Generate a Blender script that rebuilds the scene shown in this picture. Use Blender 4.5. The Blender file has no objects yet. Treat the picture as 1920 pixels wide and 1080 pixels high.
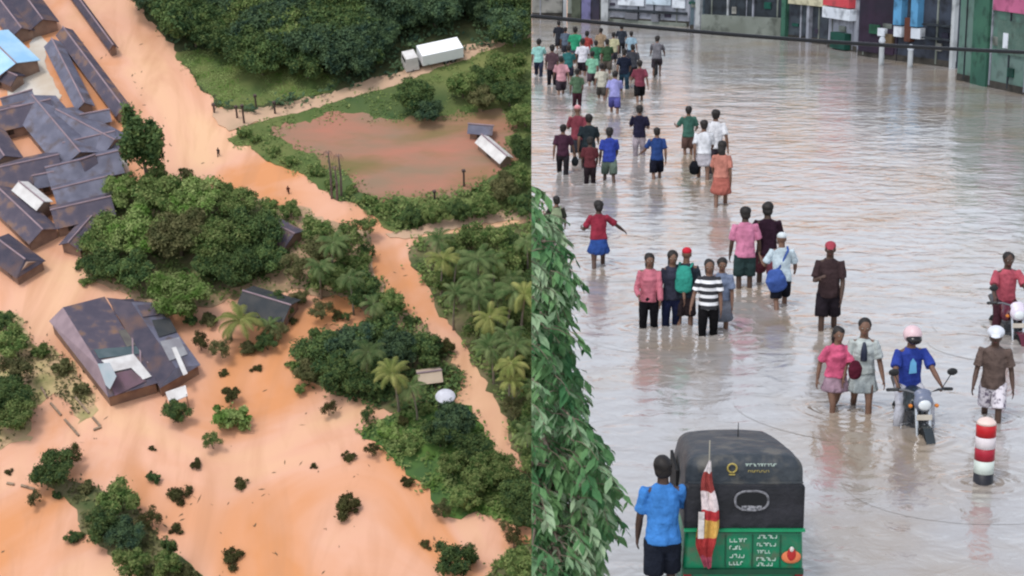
import bpy, bmesh, math, random
from mathutils import Vector, Matrix, noise
from math import sin, cos, tan, atan, radians, pi, sqrt
R = random.Random(7)
SC = bpy.context.scene; COL = SC.collection

# ------------------------------------------------------------------ camera
F = 3400.0; YH = -237.0                      # focal length and horizon row, in 1920-wide pixels
TH = atan((540 - YH) / F); HC = 7.05
CAM = Vector((0, 0, HC))
FW = Vector((0, cos(TH), -sin(TH))); UP = Vector((0, sin(TH), cos(TH))); RT = Vector((1, 0, 0))
cam = bpy.data.cameras.new('camera'); co = bpy.data.objects.new('camera', cam); COL.objects.link(co)
co.location = CAM; co.rotation_euler = (pi / 2 - TH, 0, 0)
cam.sensor_width = 36; cam.lens = F / 1920 * 36; cam.clip_start = 0.5; cam.clip_end = 3000
SC.camera = co
# ------------------------------------------------------------------ light
w = bpy.data.worlds.new('World'); SC.world = w; w.use_nodes = True
nt = w.node_tree; bg = nt.nodes['Background']
sky = nt.nodes.new('ShaderNodeTexSky'); sky.sky_type = 'NISHITA'; sky.sun_disc = False
SUN_EL, SUN_AZ = radians(58), radians(215)
sky.sun_elevation = SUN_EL; sky.sun_rotation = SUN_AZ; sky.dust_density = 1.2; sky.air_density = 1.0; sky.ozone_density = 1
hs = nt.nodes.new('ShaderNodeHueSaturation'); hs.inputs['Saturation'].default_value = 0.42
nt.links.new(sky.outputs[0], hs.inputs['Color']); nt.links.new(hs.outputs[0], bg.inputs[0])
bg.inputs[1].default_value = 0.15
sl = bpy.data.lights.new('sun', 'SUN'); sl.energy = 0.9; sl.angle = radians(14); sl.color = (1, .96, .9)
so = bpy.data.objects.new('sun', sl); COL.objects.link(so)
sd = Vector((sin(SUN_AZ) * cos(SUN_EL), cos(SUN_AZ) * cos(SUN_EL), sin(SUN_EL)))
so.rotation_euler = sd.to_track_quat('Z', 'Y').to_euler()
SC.view_settings.view_transform = 'Standard'; SC.view_settings.look = 'None'
SC.view_settings.exposure = 0.80; SC.view_settings.gamma = 1
SC.cycles.filter_width = 2.2

# ------------------------------------------------------------------ picture <-> place
def ray(px, py): return FW + RT * ((px - 960) / F) - UP * ((py - 540) / F)
def G(px, py, z=0.0):
    d = ray(px, py); return CAM + d * ((z - HC) / d.z)
def D(px, py, dep): return CAM + ray(px, py) * dep
def S(py): return cos(TH) * (py - YH) / HC            # pixels per metre on the street water
SEAM = 996.5; KS = (SEAM - 960) / F
NS = (RT - FW * KS).normalized()
# the valley: its ground slopes up away from the street
PHI = radians(43); AL = PHI - TH; HL = 171.0
RX = Matrix.Rotation(AL, 4, 'X'); ZL = (RX @ Vector((0, 0, 1))); OL = CAM - ZL * HL
ML = Matrix.Translation(OL) @ RX; MLI = ML.inverted()
def Lp(px, py, z=0.0):
    d = ray(px, py); t = (z - HL) / d.dot(ZL); return MLI @ (CAM + d * t)
def SL(py): return cos(PHI) * (py + F * tan(PHI) - 540) / HL

def lin(c): return tuple(((v / 255) / 12.92 if v / 255 <= .04045 else ((v / 255 + .055) / 1.055) ** 2.4) for v in c)
# ------------------------------------------------------------------ materials
MATS = {}
def mat(name, c1, c2=None, scale=1.0, rough=.8, bump=0.0, bscale=None, spec=.3, metal=0.0, detail=4, c3=None, s3=None, trans=0, rnd=0, stripes=0, stretch=None, emit=None, lo=.35, hi=.65):
    if name in MATS: return MATS[name]
    m = bpy.data.materials.new(name); m.use_nodes = True; n = m.node_tree.nodes; l = m.node_tree.links
    p = n['Principled BSDF']; out = n['Material Output']
    p.inputs['Roughness'].default_value = rough; p.inputs['Metallic'].default_value = metal
    p.inputs['Specular IOR Level'].default_value = spec
    tc = n.new('ShaderNodeTexCoord'); src = tc.outputs['Object']
    if stretch:
        mp = n.new('ShaderNodeMapping'); mp.inputs['Scale'].default_value = stretch
        l.new(src, mp.inputs[0]); src = mp.outputs[0]
    c2 = c2 or tuple(v * .8 for v in c1)
    nz = n.new('ShaderNodeTexNoise'); nz.inputs['Scale'].default_value = scale; nz.inputs['Detail'].default_value = detail
    l.new(src, nz.inputs['Vector'])
    rp = n.new('ShaderNodeValToRGB'); rp.color_ramp.elements[0].position = lo; rp.color_ramp.elements[1].position = hi
    rp.color_ramp.elements[0].color = (*c1, 1); rp.color_ramp.elements[1].color = (*c2, 1)
    l.new(nz.outputs['Fac'], rp.inputs[0]); col = rp.outputs[0]
    if c3:
        n3 = n.new('ShaderNodeTexNoise'); n3.inputs['Scale'].default_value = s3 or scale * .3; n3.inputs['Detail'].default_value = 5
        r3 = n.new('ShaderNodeValToRGB'); r3.color_ramp.elements[0].position = .5; r3.color_ramp.elements[1].position = .68
        mx = n.new('ShaderNodeMixRGB'); mx.inputs[2].default_value = (*c3, 1)
        l.new(src, n3.inputs['Vector']); l.new(n3.outputs['Fac'], r3.inputs[0]); l.new(r3.outputs[0], mx.inputs[0]); l.new(col, mx.inputs[1]); col = mx.outputs[0]
    if rnd:
        oi = n.new('ShaderNodeObjectInfo'); h = n.new('ShaderNodeHueSaturation')
        mr = n.new('ShaderNodeMapRange'); mr.inputs[3].default_value = 1 - rnd; mr.inputs[4].default_value = 1 + rnd
        l.new(oi.outputs['Random'], mr.inputs[0]); l.new(mr.outputs[0], h.inputs['Value']); l.new(col, h.inputs['Color']); col = h.outputs[0]
    l.new(col, p.inputs['Base Color'])
    if stripes:
        wv = n.new('ShaderNodeTexWave'); wv.inputs['Scale'].default_value = stripes; wv.bands_direction = 'X'
        l.new(src, wv.inputs[0]); b = n.new('ShaderNodeBump'); b.inputs['Strength'].default_value = .6; b.inputs['Distance'].default_value = .05
        l.new(wv.outputs[1], b.inputs['Height']); l.new(b.outputs[0], p.inputs['Normal'])
    elif bump:
        bn = n.new('ShaderNodeTexNoise'); bn.inputs['Scale'].default_value = bscale or scale * 4; bn.inputs['Detail'].default_value = 4
        l.new(src, bn.inputs['Vector']); b = n.new('ShaderNodeBump'); b.inputs['Strength'].default_value = bump; b.inputs['Distance'].default_value = .05
        l.new(bn.outputs['Fac'], b.inputs['Height']); l.new(b.outputs[0], p.inputs['Normal'])
    if trans:
        tr = n.new('ShaderNodeBsdfTranslucent'); ms = n.new('ShaderNodeMixShader'); ms.inputs[0].default_value = trans
        l.new(col, tr.inputs[0]); l.new(p.outputs[0], ms.inputs[1]); l.new(tr.outputs[0], ms.inputs[2]); l.new(ms.outputs[0], out.inputs[0])
    MATS[name] = m; return m
def cloth(c, k=.82):
    c = lin(c); g_ = sum(c) / 3; c = tuple(g_ + (v - g_) * .82 for v in c); key = 'cloth_%d_%d_%d' % tuple(int(v * 999) for v in c)
    if key in MATS: return MATS[key]
    m = mat(key, tuple(v * k for v in c), tuple(v * k * .66 for v in c), scale=7, rough=.9, bump=1.0, bscale=9, spec=.1)
    n = m.node_tree.nodes; l = m.node_tree.links; p = n['Principled BSDF']; src = p.inputs['Base Color'].links[0].from_socket   # cloth soaked up to about knee height
    tc = [x for x in n if x.type == 'TEX_COORD'][0]; sx = n.new('ShaderNodeSeparateXYZ'); l.new(tc.outputs['Object'], sx.inputs[0])
    nz = [x for x in n if x.type == 'TEX_NOISE'][0]; ad = n.new('ShaderNodeMath'); ad.operation = 'MULTIPLY_ADD'; ad.inputs[1].default_value = .35
    l.new(nz.outputs['Fac'], ad.inputs[0]); l.new(sx.outputs[2], ad.inputs[2]); mr = n.new('ShaderNodeMapRange'); mr.inputs[1].default_value = .62; mr.inputs[2].default_value = .8; mr.inputs[3].default_value = .55; mr.inputs[4].default_value = 1
    l.new(ad.outputs[0], mr.inputs[0]); h = n.new('ShaderNodeHueSaturation'); l.new(mr.outputs[0], h.inputs['Value']); l.new(src, h.inputs['Color']); l.new(h.outputs[0], p.inputs['Base Color']); return m
def paint(name, c, rough=.4, k=.8, spec=.4, metal=0):
    c = lin(c); return mat(name, tuple(v * k for v in c), tuple(v * k * .82 for v in c), scale=6, rough=rough, spec=spec, metal=metal)
# ------------------------------------------------------------------ mesh building
class MB:
    def __init__(s): s.v = []; s.f = []
    def add(s, vs, fs):
        o = len(s.v); s.v += [tuple(p) for p in vs]; s.f += [tuple(i + o for i in f) for f in fs]
    def box(s, c, d, rz=0, taper=1.0):
        c = Vector(c); hx, hy, hz = d[0] / 2, d[1] / 2, d[2] / 2; m = Matrix.Rotation(rz, 3, 'Z'); vs = []
        for z, k in ((-hz, 1), (hz, taper)):
            for x, y in ((-hx, -hy), (hx, -hy), (hx, hy), (-hx, hy)): vs.append(c + m @ Vector((x * k, y * k, z)))
        s.add(vs, [(3, 2, 1, 0), (4, 5, 6, 7), (0, 1, 5, 4), (1, 2, 6, 5), (2, 3, 7, 6), (3, 0, 4, 7)]); return s
    def tube(s, pts, rad, n=10, cap=True, ref=Vector((1, 0, 0))):
        pts = [Vector(p) for p in pts]; rings = []; N = len(pts)
        rad = [(r, r) if not isinstance(r, tuple) else r for r in rad]
        def fr(i):
            t = (pts[min(i + 1, N - 1)] - pts[max(i - 1, 0)]).normalized()
            a = ref - t * ref.dot(t)
            if a.length < .15: a = Vector((0, 1, 0)) - t * t.y
            a.normalize(); return t, a, t.cross(a)
        def ring(c, a, b, rx, ry): return [c + a * (cos(2 * pi * k / n) * rx) + b * (sin(2 * pi * k / n) * ry) for k in range(n)]
        if cap and cap != 'flat':
            t, a, b = fr(0); rx, ry = rad[0]; m = min(rx, ry)
            rings.append(ring(pts[0] - t * m * .85, a, b, rx * .45, ry * .45))
            rings.append(ring(pts[0] - t * m * .5, a, b, rx * .82, ry * .82))
        for i in range(N):
            t, a, b = fr(i); rings.append(ring(pts[i], a, b, *rad[i]))
        if cap and cap != 'flat':
            t, a, b = fr(N - 1); rx, ry = rad[-1]; m = min(rx, ry)
            rings.append(ring(pts[-1] + t * m * .5, a, b, rx * .82, ry * .82))
            rings.append(ring(pts[-1] + t * m * .85, a, b, rx * .45, ry * .45))
        vs = [p for r in rings for p in r]; fs = []
        for i in range(len(rings) - 1):
            for k in range(n): fs.append((i * n + k, i * n + (k + 1) % n, (i + 1) * n + (k + 1) % n, (i + 1) * n + k))
        fs.append(tuple(range(n))[::-1]); fs.append(tuple((len(rings) - 1) * n + k for k in range(n)))
        s.add(vs, fs); return s
    def ell(s, c, r, n=12, m=8, rot=None):
        c = Vector(c); vs = []; fs = []
        for i in range(1, m):
            for k in range(n):
                a = pi * i / m; b = 2 * pi * k / n; p = Vector((sin(a) * cos(b) * r[0], sin(a) * sin(b) * r[1], cos(a) * r[2]))
                vs.append(c + (rot @ p if rot else p))
        for i in range(m - 2):
            for k in range(n): fs.append((i * n + k, (i + 1) * n + k, (i + 1) * n + (k + 1) % n, i * n + (k + 1) % n))
        T = Vector((0, 0, r[2])); T = rot @ T if rot else T
        vs += [c + T, c - T]; a, b = len(vs) - 2, len(vs) - 1
        for k in range(n): fs.append((a, k, (k + 1) % n)); fs.append((b, (m - 2) * n + (k + 1) % n, (m - 2) * n + k))
        s.add(vs, fs); return s
    def torus(s, c, r, t, axis='X', n=28, m=8, tw=None):
        c = Vector(c); vs = []; fs = []; tw = tw or t
        for i in range(n):
            a = 2 * pi * i / n
            for k in range(m):
                b = 2 * pi * k / m; q = r + t * cos(b); h = tw * sin(b)
                vs.append(c + (Vector((h, q * cos(a), q * sin(a))) if axis == 'X' else Vector((q * cos(a), h, q * sin(a))) if axis == 'Y' else Vector((q * cos(a), q * sin(a), h))))
        for i in range(n):
            for k in range(m): fs.append((i * m + k, ((i + 1) % n) * m + k, ((i + 1) % n) * m + (k + 1) % m, i * m + (k + 1) % m))
        s.add(vs, fs); return s
    def poly(s, pts, th=0.0):
        n = len(pts); pts = [Vector(p) for p in pts]
        if not th: s.add(pts, [tuple(range(n))]); return s
        nn = (pts[1] - pts[0]).cross(pts[2] - pts[0]).normalized() * th
        s.add(pts + [p - nn for p in pts], [tuple(range(n)), tuple(range(2 * n - 1, n - 1, -1))] + [(k, n + k, n + (k + 1) % n, (k + 1) % n) for k in range(n)]); return s
    def mesh(s, name, m=None, smooth=False, fix=False):
        me = bpy.data.meshes.new(name); me.from_pydata(s.v, [], s.f)
        if fix:
            b = bmesh.new(); b.from_mesh(me); bmesh.ops.recalc_face_normals(b, faces=b.faces); b.to_mesh(me); b.free()
        if m: me.materials.append(m)
        if smooth: me.polygons.foreach_set('use_smooth', [True] * len(me.polygons))
        me.update(); return me
    def build(s, name, m, parent=None, smooth=False, fix=True):
        return link(name, s.mesh(name, m, smooth, fix), parent)
def link(name, me, parent=None):
    o = bpy.data.objects.new(name, me); COL.objects.link(o)
    if parent: o.parent = parent
    return o
def tag(o, label=None, cat=None, group=None, kind=None):
    if label: o['label'] = label
    if cat: o['category'] = cat
    if group: o['group'] = group
    if kind: o['kind'] = kind
    return o
def empty(name, label, cat, group=None, loc=(0, 0, 0), rz=0, left=False, sc=1.0):
    o = bpy.data.objects.new(name, None); COL.objects.link(o); o.empty_display_size = .2
    M = Matrix.Translation(Vector(loc)) @ Matrix.Rotation(rz, 4, 'Z') @ Matrix.Scale(sc, 4)
    o.matrix_world = (ML @ M) if left else M
    return tag(o, label, cat, group)
def voxel(mb, vs, it=3, m=None):
    me = mb.mesh('tmp'); o = bpy.data.objects.new('tmp', me); COL.objects.link(o)
    a = o.modifiers.new('r', 'REMESH'); a.mode = 'VOXEL'; a.voxel_size = vs; a.use_smooth_shade = True
    b = o.modifiers.new('s', 'SMOOTH'); b.iterations = it; b.factor = .5
    dg = bpy.context.evaluated_depsgraph_get(); r = bpy.data.meshes.new_from_object(o.evaluated_get(dg))
    bpy.data.objects.remove(o); bpy.data.meshes.remove(me); r.materials.clear()
    if m: r.materials.append(m)
    r.polygons.foreach_set('use_smooth', [True] * len(r.polygons)); return r
def folds(me, seed, amp=.011):
    vs = me.vertices; q = [0.0] * len(vs) * 3; nn = [0.0] * len(vs) * 3; vs.foreach_get('co', q); vs.foreach_get('normal', nn)
    for i in range(0, len(q), 3):
        h = noise.noise(Vector((q[i] * 11 + seed, q[i + 1] * 11, q[i + 2] * 4.5))) + .6 * noise.noise(Vector((q[i] * 7, q[i + 1] * 7 + seed, q[i + 2] * 16)))
        for k in range(3): q[i + k] += nn[i + k] * (h * amp + amp * .35)
    vs.foreach_set('co', q); me.update(); return me
def clip_seam(me):
    b = bmesh.new(); b.from_mesh(me)
    bmesh.ops.bisect_plane(b, geom=b.verts[:] + b.edges[:] + b.faces[:], plane_co=CAM, plane_no=NS, clear_inner=True)
    b.to_mesh(me); b.free(); return me

# ================================================================== THE SETTING: STREET SIDE
def seam_x(y, z=0): return KS * (y * cos(TH) + (HC - z) * sin(TH))
def water_mat(name, base1, base2, rough, s1, strength, spec=.5, c3=None, ior=1.33):
    m = bpy.data.materials.new(name); m.use_nodes = True; n = m.node_tree.nodes; l = m.node_tree.links
    p = n['Principled BSDF']; p.inputs['Roughness'].default_value = rough; p.inputs['IOR'].default_value = ior
    p.inputs['Specular IOR Level'].default_value = spec
    tc = n.new('ShaderNodeTexCoord')
    a = n.new('ShaderNodeTexNoise'); a.inputs['Scale'].default_value = .35; a.inputs['Detail'].default_value = 5
    l.new(tc.outputs['Object'], a.inputs['Vector'])
    r = n.new('ShaderNodeValToRGB'); r.color_ramp.elements[0].position = .38; r.color_ramp.elements[1].position = .62
    r.color_ramp.elements[0].color = (*base1, 1); r.color_ramp.elements[1].color = (*base2, 1)
    l.new(a.outputs['Fac'], r.inputs[0]); l.new(r.outputs[0], p.inputs['Base Color'])
    mp = n.new('ShaderNodeMapping'); mp.inputs['Scale'].default_value = (.8, 1, 1); l.new(tc.outputs['Object'], mp.inputs[0])
    b1 = n.new('ShaderNodeTexNoise'); b1.inputs['Scale'].default_value = s1; b1.inputs['Detail'].default_value = 5; b1.inputs['Distortion'].default_value = .6
    l.new(mp.outputs[0], b1.inputs['Vector'])
    b2 = n.new('ShaderNodeTexNoise'); b2.inputs['Scale'].default_value = s1 * .22; b2.inputs['Detail'].default_value = 2
    l.new(mp.outputs[0], b2.inputs['Vector'])
    ad = n.new('ShaderNodeMath'); ad.operation = 'MULTIPLY_ADD'; ad.inputs[1].default_value = 2.0
    l.new(b2.outputs['Fac'], ad.inputs[0]); l.new(b1.outputs['Fac'], ad.inputs[2])
    b = n.new('ShaderNodeBump'); b.inputs['Strength'].default_value = strength; b.inputs['Distance'].default_value = .06
    l.new(ad.outputs[0], b.inputs['Height']); l.new(b.outputs[0], p.inputs['Normal'])
    return m
M_sw = water_mat('street_flood', (.30, .24, .18), (.33, .305, .285), .07, 2.6, .46, spec=.5, ior=2.7)
def sheet(name, z, y0, y1, x1, m, inset=0):
    mb = MB(); ys = [y0 + (y1 - y0) * i / 12 for i in range(13)]
    for a, b in zip(ys, ys[1:]):
        mb.add([(seam_x(a, z) + inset, a, z), (x1, a, z), (x1, b, z), (seam_x(b, z) + inset, b, z)], [(0, 1, 2, 3)])
    return tag(mb.build(name, m), kind='structure')
sheet('street_water', 0, 3, 130, 70, M_sw)
e_ = [x for x in M_sw.node_tree.nodes if x.type == 'VALTORGB'][0].color_ramp.elements; e_[0].position = .36; e_[1].position = .52
M_conc = mat('concrete', (.32, .31, .29), (.24, .23, .21), scale=.8, rough=.9, bump=.3)
sheet('street', -.42, 3, 130, 70, mat('asphalt', (.05, .05, .05), (.07, .065, .06), scale=3, rough=.9), .02)
mb = MB(); za, zb = -.45, -70
vs = [(seam_x(3, za) + .03, 3, za), (70, 3, za), (70, 130, za), (seam_x(130, za) + .03, 130, za)]
vs += [(seam_x(3, za) + .9, 3, zb), (70, 3, zb), (70, 130, zb), (seam_x(130, za) + .9, 130, zb)]
mb.add(vs, [(0, 1, 2, 3), (7, 6, 5, 4), (0, 4, 5, 1), (1, 5, 6, 2), (2, 6, 7, 3), (3, 7, 4, 0)])
tag(mb.build('embankment', M_conc), kind='structure')

# ================================================================== THE SETTING: VALLEY SIDE
def poly_obj(name, pxs, z, m, jag=1.0, kind='structure', step=1.6, dome=0.0):
    P = [Lp(x, y, 0) for x, y in pxs]; out = []; z *= .35; step = .8
    for a, b in zip(P, P[1:] + P[:1]):
        n = max(1, int((b - a).length / step))
        for i in range(n):
            p = a.lerp(b, i / n); q = Vector(noise.noise_vector(p * .22)) * 2.2 * jag + Vector(noise.noise_vector(p * .9)) * .9 * jag + Vector(noise.noise_vector(p * 2.6)) * .7
            out.append(Vector((p.x + q.x, p.y + q.y, z)))
    b = bmesh.new(); vs = [b.verts.new(p) for p in out]; b.faces.new(vs)
    low = [b.verts.new((p.x, p.y, -.3)) for p in out]; n = len(out)
    for i in range(n): b.faces.new((vs[i], low[i], low[(i + 1) % n], vs[(i + 1) % n]))
    bmesh.ops.triangulate(b, faces=[f for f in b.faces if len(f.verts) > 4]); bmesh.ops.recalc_face_normals(b, faces=b.faces)
    me = bpy.data.meshes.new(name); b.to_mesh(me); b.free(); me.materials.append(m)
    o = link(name, me); o.matrix_world = ML; tag(o, kind=kind); o['_'] = 0; del o['_']
    return out
M_fl = water_mat('valley_flood', (.80, .46, .28), (.74, .37, .19), .35, .35, .25, spec=.45)
# richer mud colours for the flood: three tones
n = M_fl.node_tree.nodes; l = M_fl.node_tree.links
rr = [x for x in n if x.type == 'VALTORGB'][0]; e = rr.color_ramp.elements.new(.52); e.color = (.66, .36, .24, 1)
rr.color_ramp.elements[0].color = (.70, .43, .255, 1); rr.color_ramp.elements[-1].color = (.60, .26, .11, 1)
[x for x in n if x.type == 'TEX_NOISE'][0].inputs['Scale'].default_value = .03; [x for x in n if x.type == 'TEX_NOISE'][0].inputs['Distortion'].default_value = 1.5; rr.color_ramp.elements[0].position = .32; rr.color_ramp.elements[1].position = .48; rr.color_ramp.elements[-1].position = .62
mp_ = n.new('ShaderNodeMapping'); mp_.inputs['Scale'].default_value = (.09, .022, 1); mp_.inputs['Rotation'].default_value = (0, 0, -.5); tc_ = [x for x in n if x.type == 'TEX_COORD'][0]
ns_ = n.new('ShaderNodeTexNoise'); ns_.inputs['Scale'].default_value = 1; ns_.inputs['Detail'].default_value = 7; ns_.inputs['Distortion'].default_value = 2.5; rs_ = n.new('ShaderNodeValToRGB'); rs_.color_ramp.elements[0].position = .48; rs_.color_ramp.elements[1].position = .72; rs_.color_ramp.elements[1].color = (.6, .6, .6, 1)
mx_ = n.new('ShaderNodeMixRGB'); mx_.inputs[2].default_value = (.46, .22, .11, 1)
l.new(tc_.outputs['Object'], mp_.inputs[0]); l.new(mp_.outputs[0], ns_.inputs['Vector']); l.new(ns_.outputs['Fac'], rs_.inputs[0]); l.new(rs_.outputs[0], mx_.inputs[0]); l.new(rr.outputs[0], mx_.inputs[1]); l.new(mx_.outputs[0], n['Principled BSDF'].inputs['Base Color'])
mb = MB(); c = [Lp(-1500, -700), Lp(2600, -700), Lp(2200, 1800), Lp(-900, 1800)]
mb.poly(c); o = mb.build('flood_water', M_fl, fix=False); o.matrix_world = ML; tag(o, kind='structure')
M_forest = mat('forest_floor', (.035, .05, .02), (.07, .075, .03), scale=.4, rough=.95, bump=.6)
M_grass = mat('meadow', (.07, .11, .03), (.17, .18, .06), scale=.12, rough=.95, bump=.5, bscale=1.5, c3=(.05, .09, .03), s3=.06)
M_scrub = mat('scrub_ground', (.10, .115, .04), (.2, .16, .09), scale=.35, rough=.95, bump=.6, c3=(.06, .085, .03), s3=.2)
M_mud = mat('wet_mud', (.34, .22, .13), (.50, .33, .21), scale=.3, rough=.8, bump=.4, c3=(.14, .13, .06), s3=.25)
M_pitch = mat('red_earth', (.37, .165, .115), (.25, .17, .115), scale=.16, detail=9, rough=1.0, spec=.05, bump=.8, c3=(.17, .14, .06), s3=.1, stretch=(.5, 1.3, 1))
M_dirt = mat('dirt_road', (.52, .34, .23), (.42, .29, .19), scale=.3, rough=.9, bump=.3)
P_forest = [(215, -40), (262, 10), (330, 95), (385, 175), (402, 205), (470, 212), (560, 200), (700, 158), (880, 100), (1060, 50), (1060, -300), (100, -300)]
poly_obj('forest_ground', P_forest, .30, M_forest, .5)
P_field = [(330, 98), (372, 92), (470, 100), (560, 120), (640, 150), (600, 180), (500, 196), (412, 200), (385, 172)]
poly_obj('grass_field', P_field, .36, M_grass, .5)
P_east = [(430, 262), (452, 238), (560, 210), (760, 150), (905, 98), (1060, 48), (1060, 385), (930, 405), (830, 418), (745, 434), (690, 400), (640, 372), (530, 312), (470, 284)]
poly_obj('grass_verge', P_east, .30, M_grass, .5)
poly_obj('playing_field', [(505, 238), (560, 222), (650, 222), (760, 218), (840, 222), (905, 205), (940, 200), (965, 225), (955, 300), (935, 335), (870, 362), (790, 378), (700, 372), (640, 330), (560, 280)], .36, M_pitch, 1.1)
poly_obj('path', [(400, 205), (470, 208), (560, 192), (700, 150), (760, 130), (900, 78), (1060, 22), (1060, 50), (905, 100), (750, 158), (560, 212), (470, 232), (430, 245), (405, 232)], .42, M_dirt, .3)
poly_obj('mud_bank', [(720, 440), (780, 428), (850, 410), (930, 396), (1060, 382), (1060, 404), (930, 416), (850, 430), (770, 446)], .34, M_dirt, .25)
P_thick = [(765, 462), (800, 444), (860, 436), (1060, 408), (1060, 960), (1000, 905), (960, 840), (935, 750), (885, 670), (850, 610), (800, 545), (768, 500)]
poly_obj('palm_thicket_ground', P_thick, .28, M_scrub, .6)
P_mid1 = [(230, 350), (330, 335), (520, 385), (600, 405), (690, 440), (700, 500), (760, 585), (830, 640), (770, 660), (700, 600), (640, 560), (560, 545), (450, 560), (330, 590), (240, 560), (160, 520), (150, 440)]
poly_obj('grove_ground', P_mid1, .28, M_mud, .6)
poly_obj('grove_ground', [(235, 360), (330, 345), (500, 385), (560, 430), (530, 500), (440, 540), (330, 570), (240, 545), (175, 505), (170, 440)], .33, M_scrub, .6)
P_mid2 = [(548, 650), (600, 625), (700, 610), (800, 635), (850, 665), (870, 720), (850, 770), (740, 770), (640, 745), (560, 705)]
poly_obj('grove_ground', P_mid2, .3, M_scrub, .6)
P_se = [(668, 805), (745, 775), (830, 745), (880, 765), (920, 840), (980, 905), (1060, 960), (1060, 1020), (985, 985), (890, 960), (850, 965), (800, 920), (745, 870), (700, 830)]
poly_obj('grassy_bank', P_se, .3, mat('bank_grass', (.09, .17, .035), (.05, .1, .03), scale=.25, rough=.95, bump=.6), .5)
P_w = [(-60, 575), (30, 590), (62, 640), (110, 650), (150, 700), (190, 770), (150, 790), (100, 740), (70, 760), (50, 830), (-60, 850)]
poly_obj('muddy_yard', P_w, .12, mat('yard_mud', (.42, .34, .16), (.5, .33, .2), scale=.4, rough=.9, c3=(.17, .18, .06), s3=.3), .7)
P_corner = [(905, 1090), (940, 1050), (985, 1020), (1060, 1000), (1060, 1200), (860, 1200)]
poly_obj('grassy_bank', P_corner, .3, M_scrub, .5)
P_bund = [(50, 900), (100, 890), (170, 915), (240, 925), (275, 985), (330, 1040), (400, 1110), (300, 1120), (230, 1050), (160, 1000), (140, 945)]
poly_obj('earth_bund', P_bund, .25, M_scrub, .6)
poly_obj('concrete_yard', [(28, 135), (70, 60), (90, 80), (85, 120), (118, 180), (95, 195), (20, 195), (10, 160)], .2, mat('pale_yard', (.6, .57, .52), (.5, .42, .33), scale=.2, rough=.8), .2)

def in_poly(x, y, P):
    c = False; j = len(P) - 1
    for i in range(len(P)):
        if (P[i][1] > y) != (P[j][1] > y) and x < (P[j][0] - P[i][0]) * (y - P[i][1]) / (P[j][1] - P[i][1]) + P[i][0]: c = not c
        j = i
    return c
# ------------------------------------------------------------------ foliage
def leafmat(name, a, b, scale=.45, c3=None): return mat(name, a, b, scale=scale, rough=.75, spec=.15, trans=.18, rnd=.22, c3=c3, s3=scale * 3, detail=5, lo=.38, hi=.62)
LM = {
 'dark': leafmat('leaf_dark', (.03, .065, .025), (.10, .155, .05), c3=(.15, .19, .06)),
 'forest': leafmat('leaf_forest', (.022, .05, .034), (.085, .135, .06), c3=(.10, .15, .07)),
 'mid': leafmat('leaf_mid', (.05, .105, .025), (.19, .25, .08), c3=(.27, .3, .11)),
 'light': leafmat('leaf_light', (.10, .19, .035), (.27, .33, .12)),
 'olive': leafmat('leaf_olive', (.07, .08, .03), (.17, .16, .07)),
 'bush': leafmat('leaf_bush', (.085, .09, .03), (.06, .05, .02)),
}
M_trunk = mat('bark', (.12, .09, .065), (.2, .16, .12), scale=3, rough=.95, bump=.6)
def leafquad(mb, p, nrm, s, r):
    a = nrm.orthogonal().normalized(); a.rotate(Matrix.Rotation(r.uniform(0, 6.28), 3, nrm)); b = nrm.cross(a)
    k = r.uniform(.4, .75)
    mb.add([p - a * s, p + b * s * k + nrm * s * .15, p + a * s, p - b * s * k + nrm * s * .12], [(0, 1, 2, 3)])
def crown_mb(n, rx, rz, z0, leaf, seed, nl=10, fill=.5, flat=.75):
    r = random.Random(seed); mb = MB(); L = []; nl = int(nl * 1.3)
    for i in range(nl):
        a = r.uniform(0, 2 * pi); q = sqrt(r.random()) * rx * .88; z = z0 + r.uniform(-.75, .8) * rz * (1 - .5 * (q / rx) ** 2)
        s = r.uniform(.16, .42); L.append((Vector((cos(a) * q, sin(a) * q, z)), rx * s, rz * s * r.uniform(.8, 1.1)))
    L.append((Vector((0, 0, z0)), rx * .55, rz * .65))
    wsum = [x[1] ** 2 for x in L]
    for i in range(n):
        c, a, b = r.choices(L, wsum)[0]
        d = Vector((r.gauss(0, 1), r.gauss(0, 1), r.gauss(0, 1) + .35)).normalized(); k = r.random() ** .3 * r.uniform(.8, 1.12) * (r.uniform(1.15, 1.5) if r.random() < .13 else 1)
        p = c + Vector((d.x * a, d.y * a, d.z * b)) * k
        nn = (d * .8 + Vector((r.gauss(0, .6), r.gauss(0, .6), r.gauss(0, .6) + .3))).normalized()
        leafquad(mb, p, nn, leaf * r.uniform(.55, 1.3), r)
    return mb
def trunk_mb(h, r0, seed, spread=1.5, n=5):
    r = random.Random(seed); mb = MB()
    top = Vector((r.uniform(-.4, .4), r.uniform(-.4, .4), h * .62))
    mb.tube([(0, 0, -.3), (0, 0, .1), top * .5 + Vector((.15, 0, 0)), top], [r0 * 1.5, r0 * 1.05, r0 * .8, r0 * .6], 8)
    for i in range(n):
        a = 2 * pi * i / n + r.uniform(-.4, .4); e = Vector((cos(a) * spread, sin(a) * spread, h * r.uniform(.8, 1.05)))
        mb.tube([top * r.uniform(.8, 1), top.lerp(e, .5) + Vector((0, 0, -.3)), e], [r0 * .45, r0 * .3, r0 * .1], 6)
    return mb
SHAPES = {}
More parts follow.
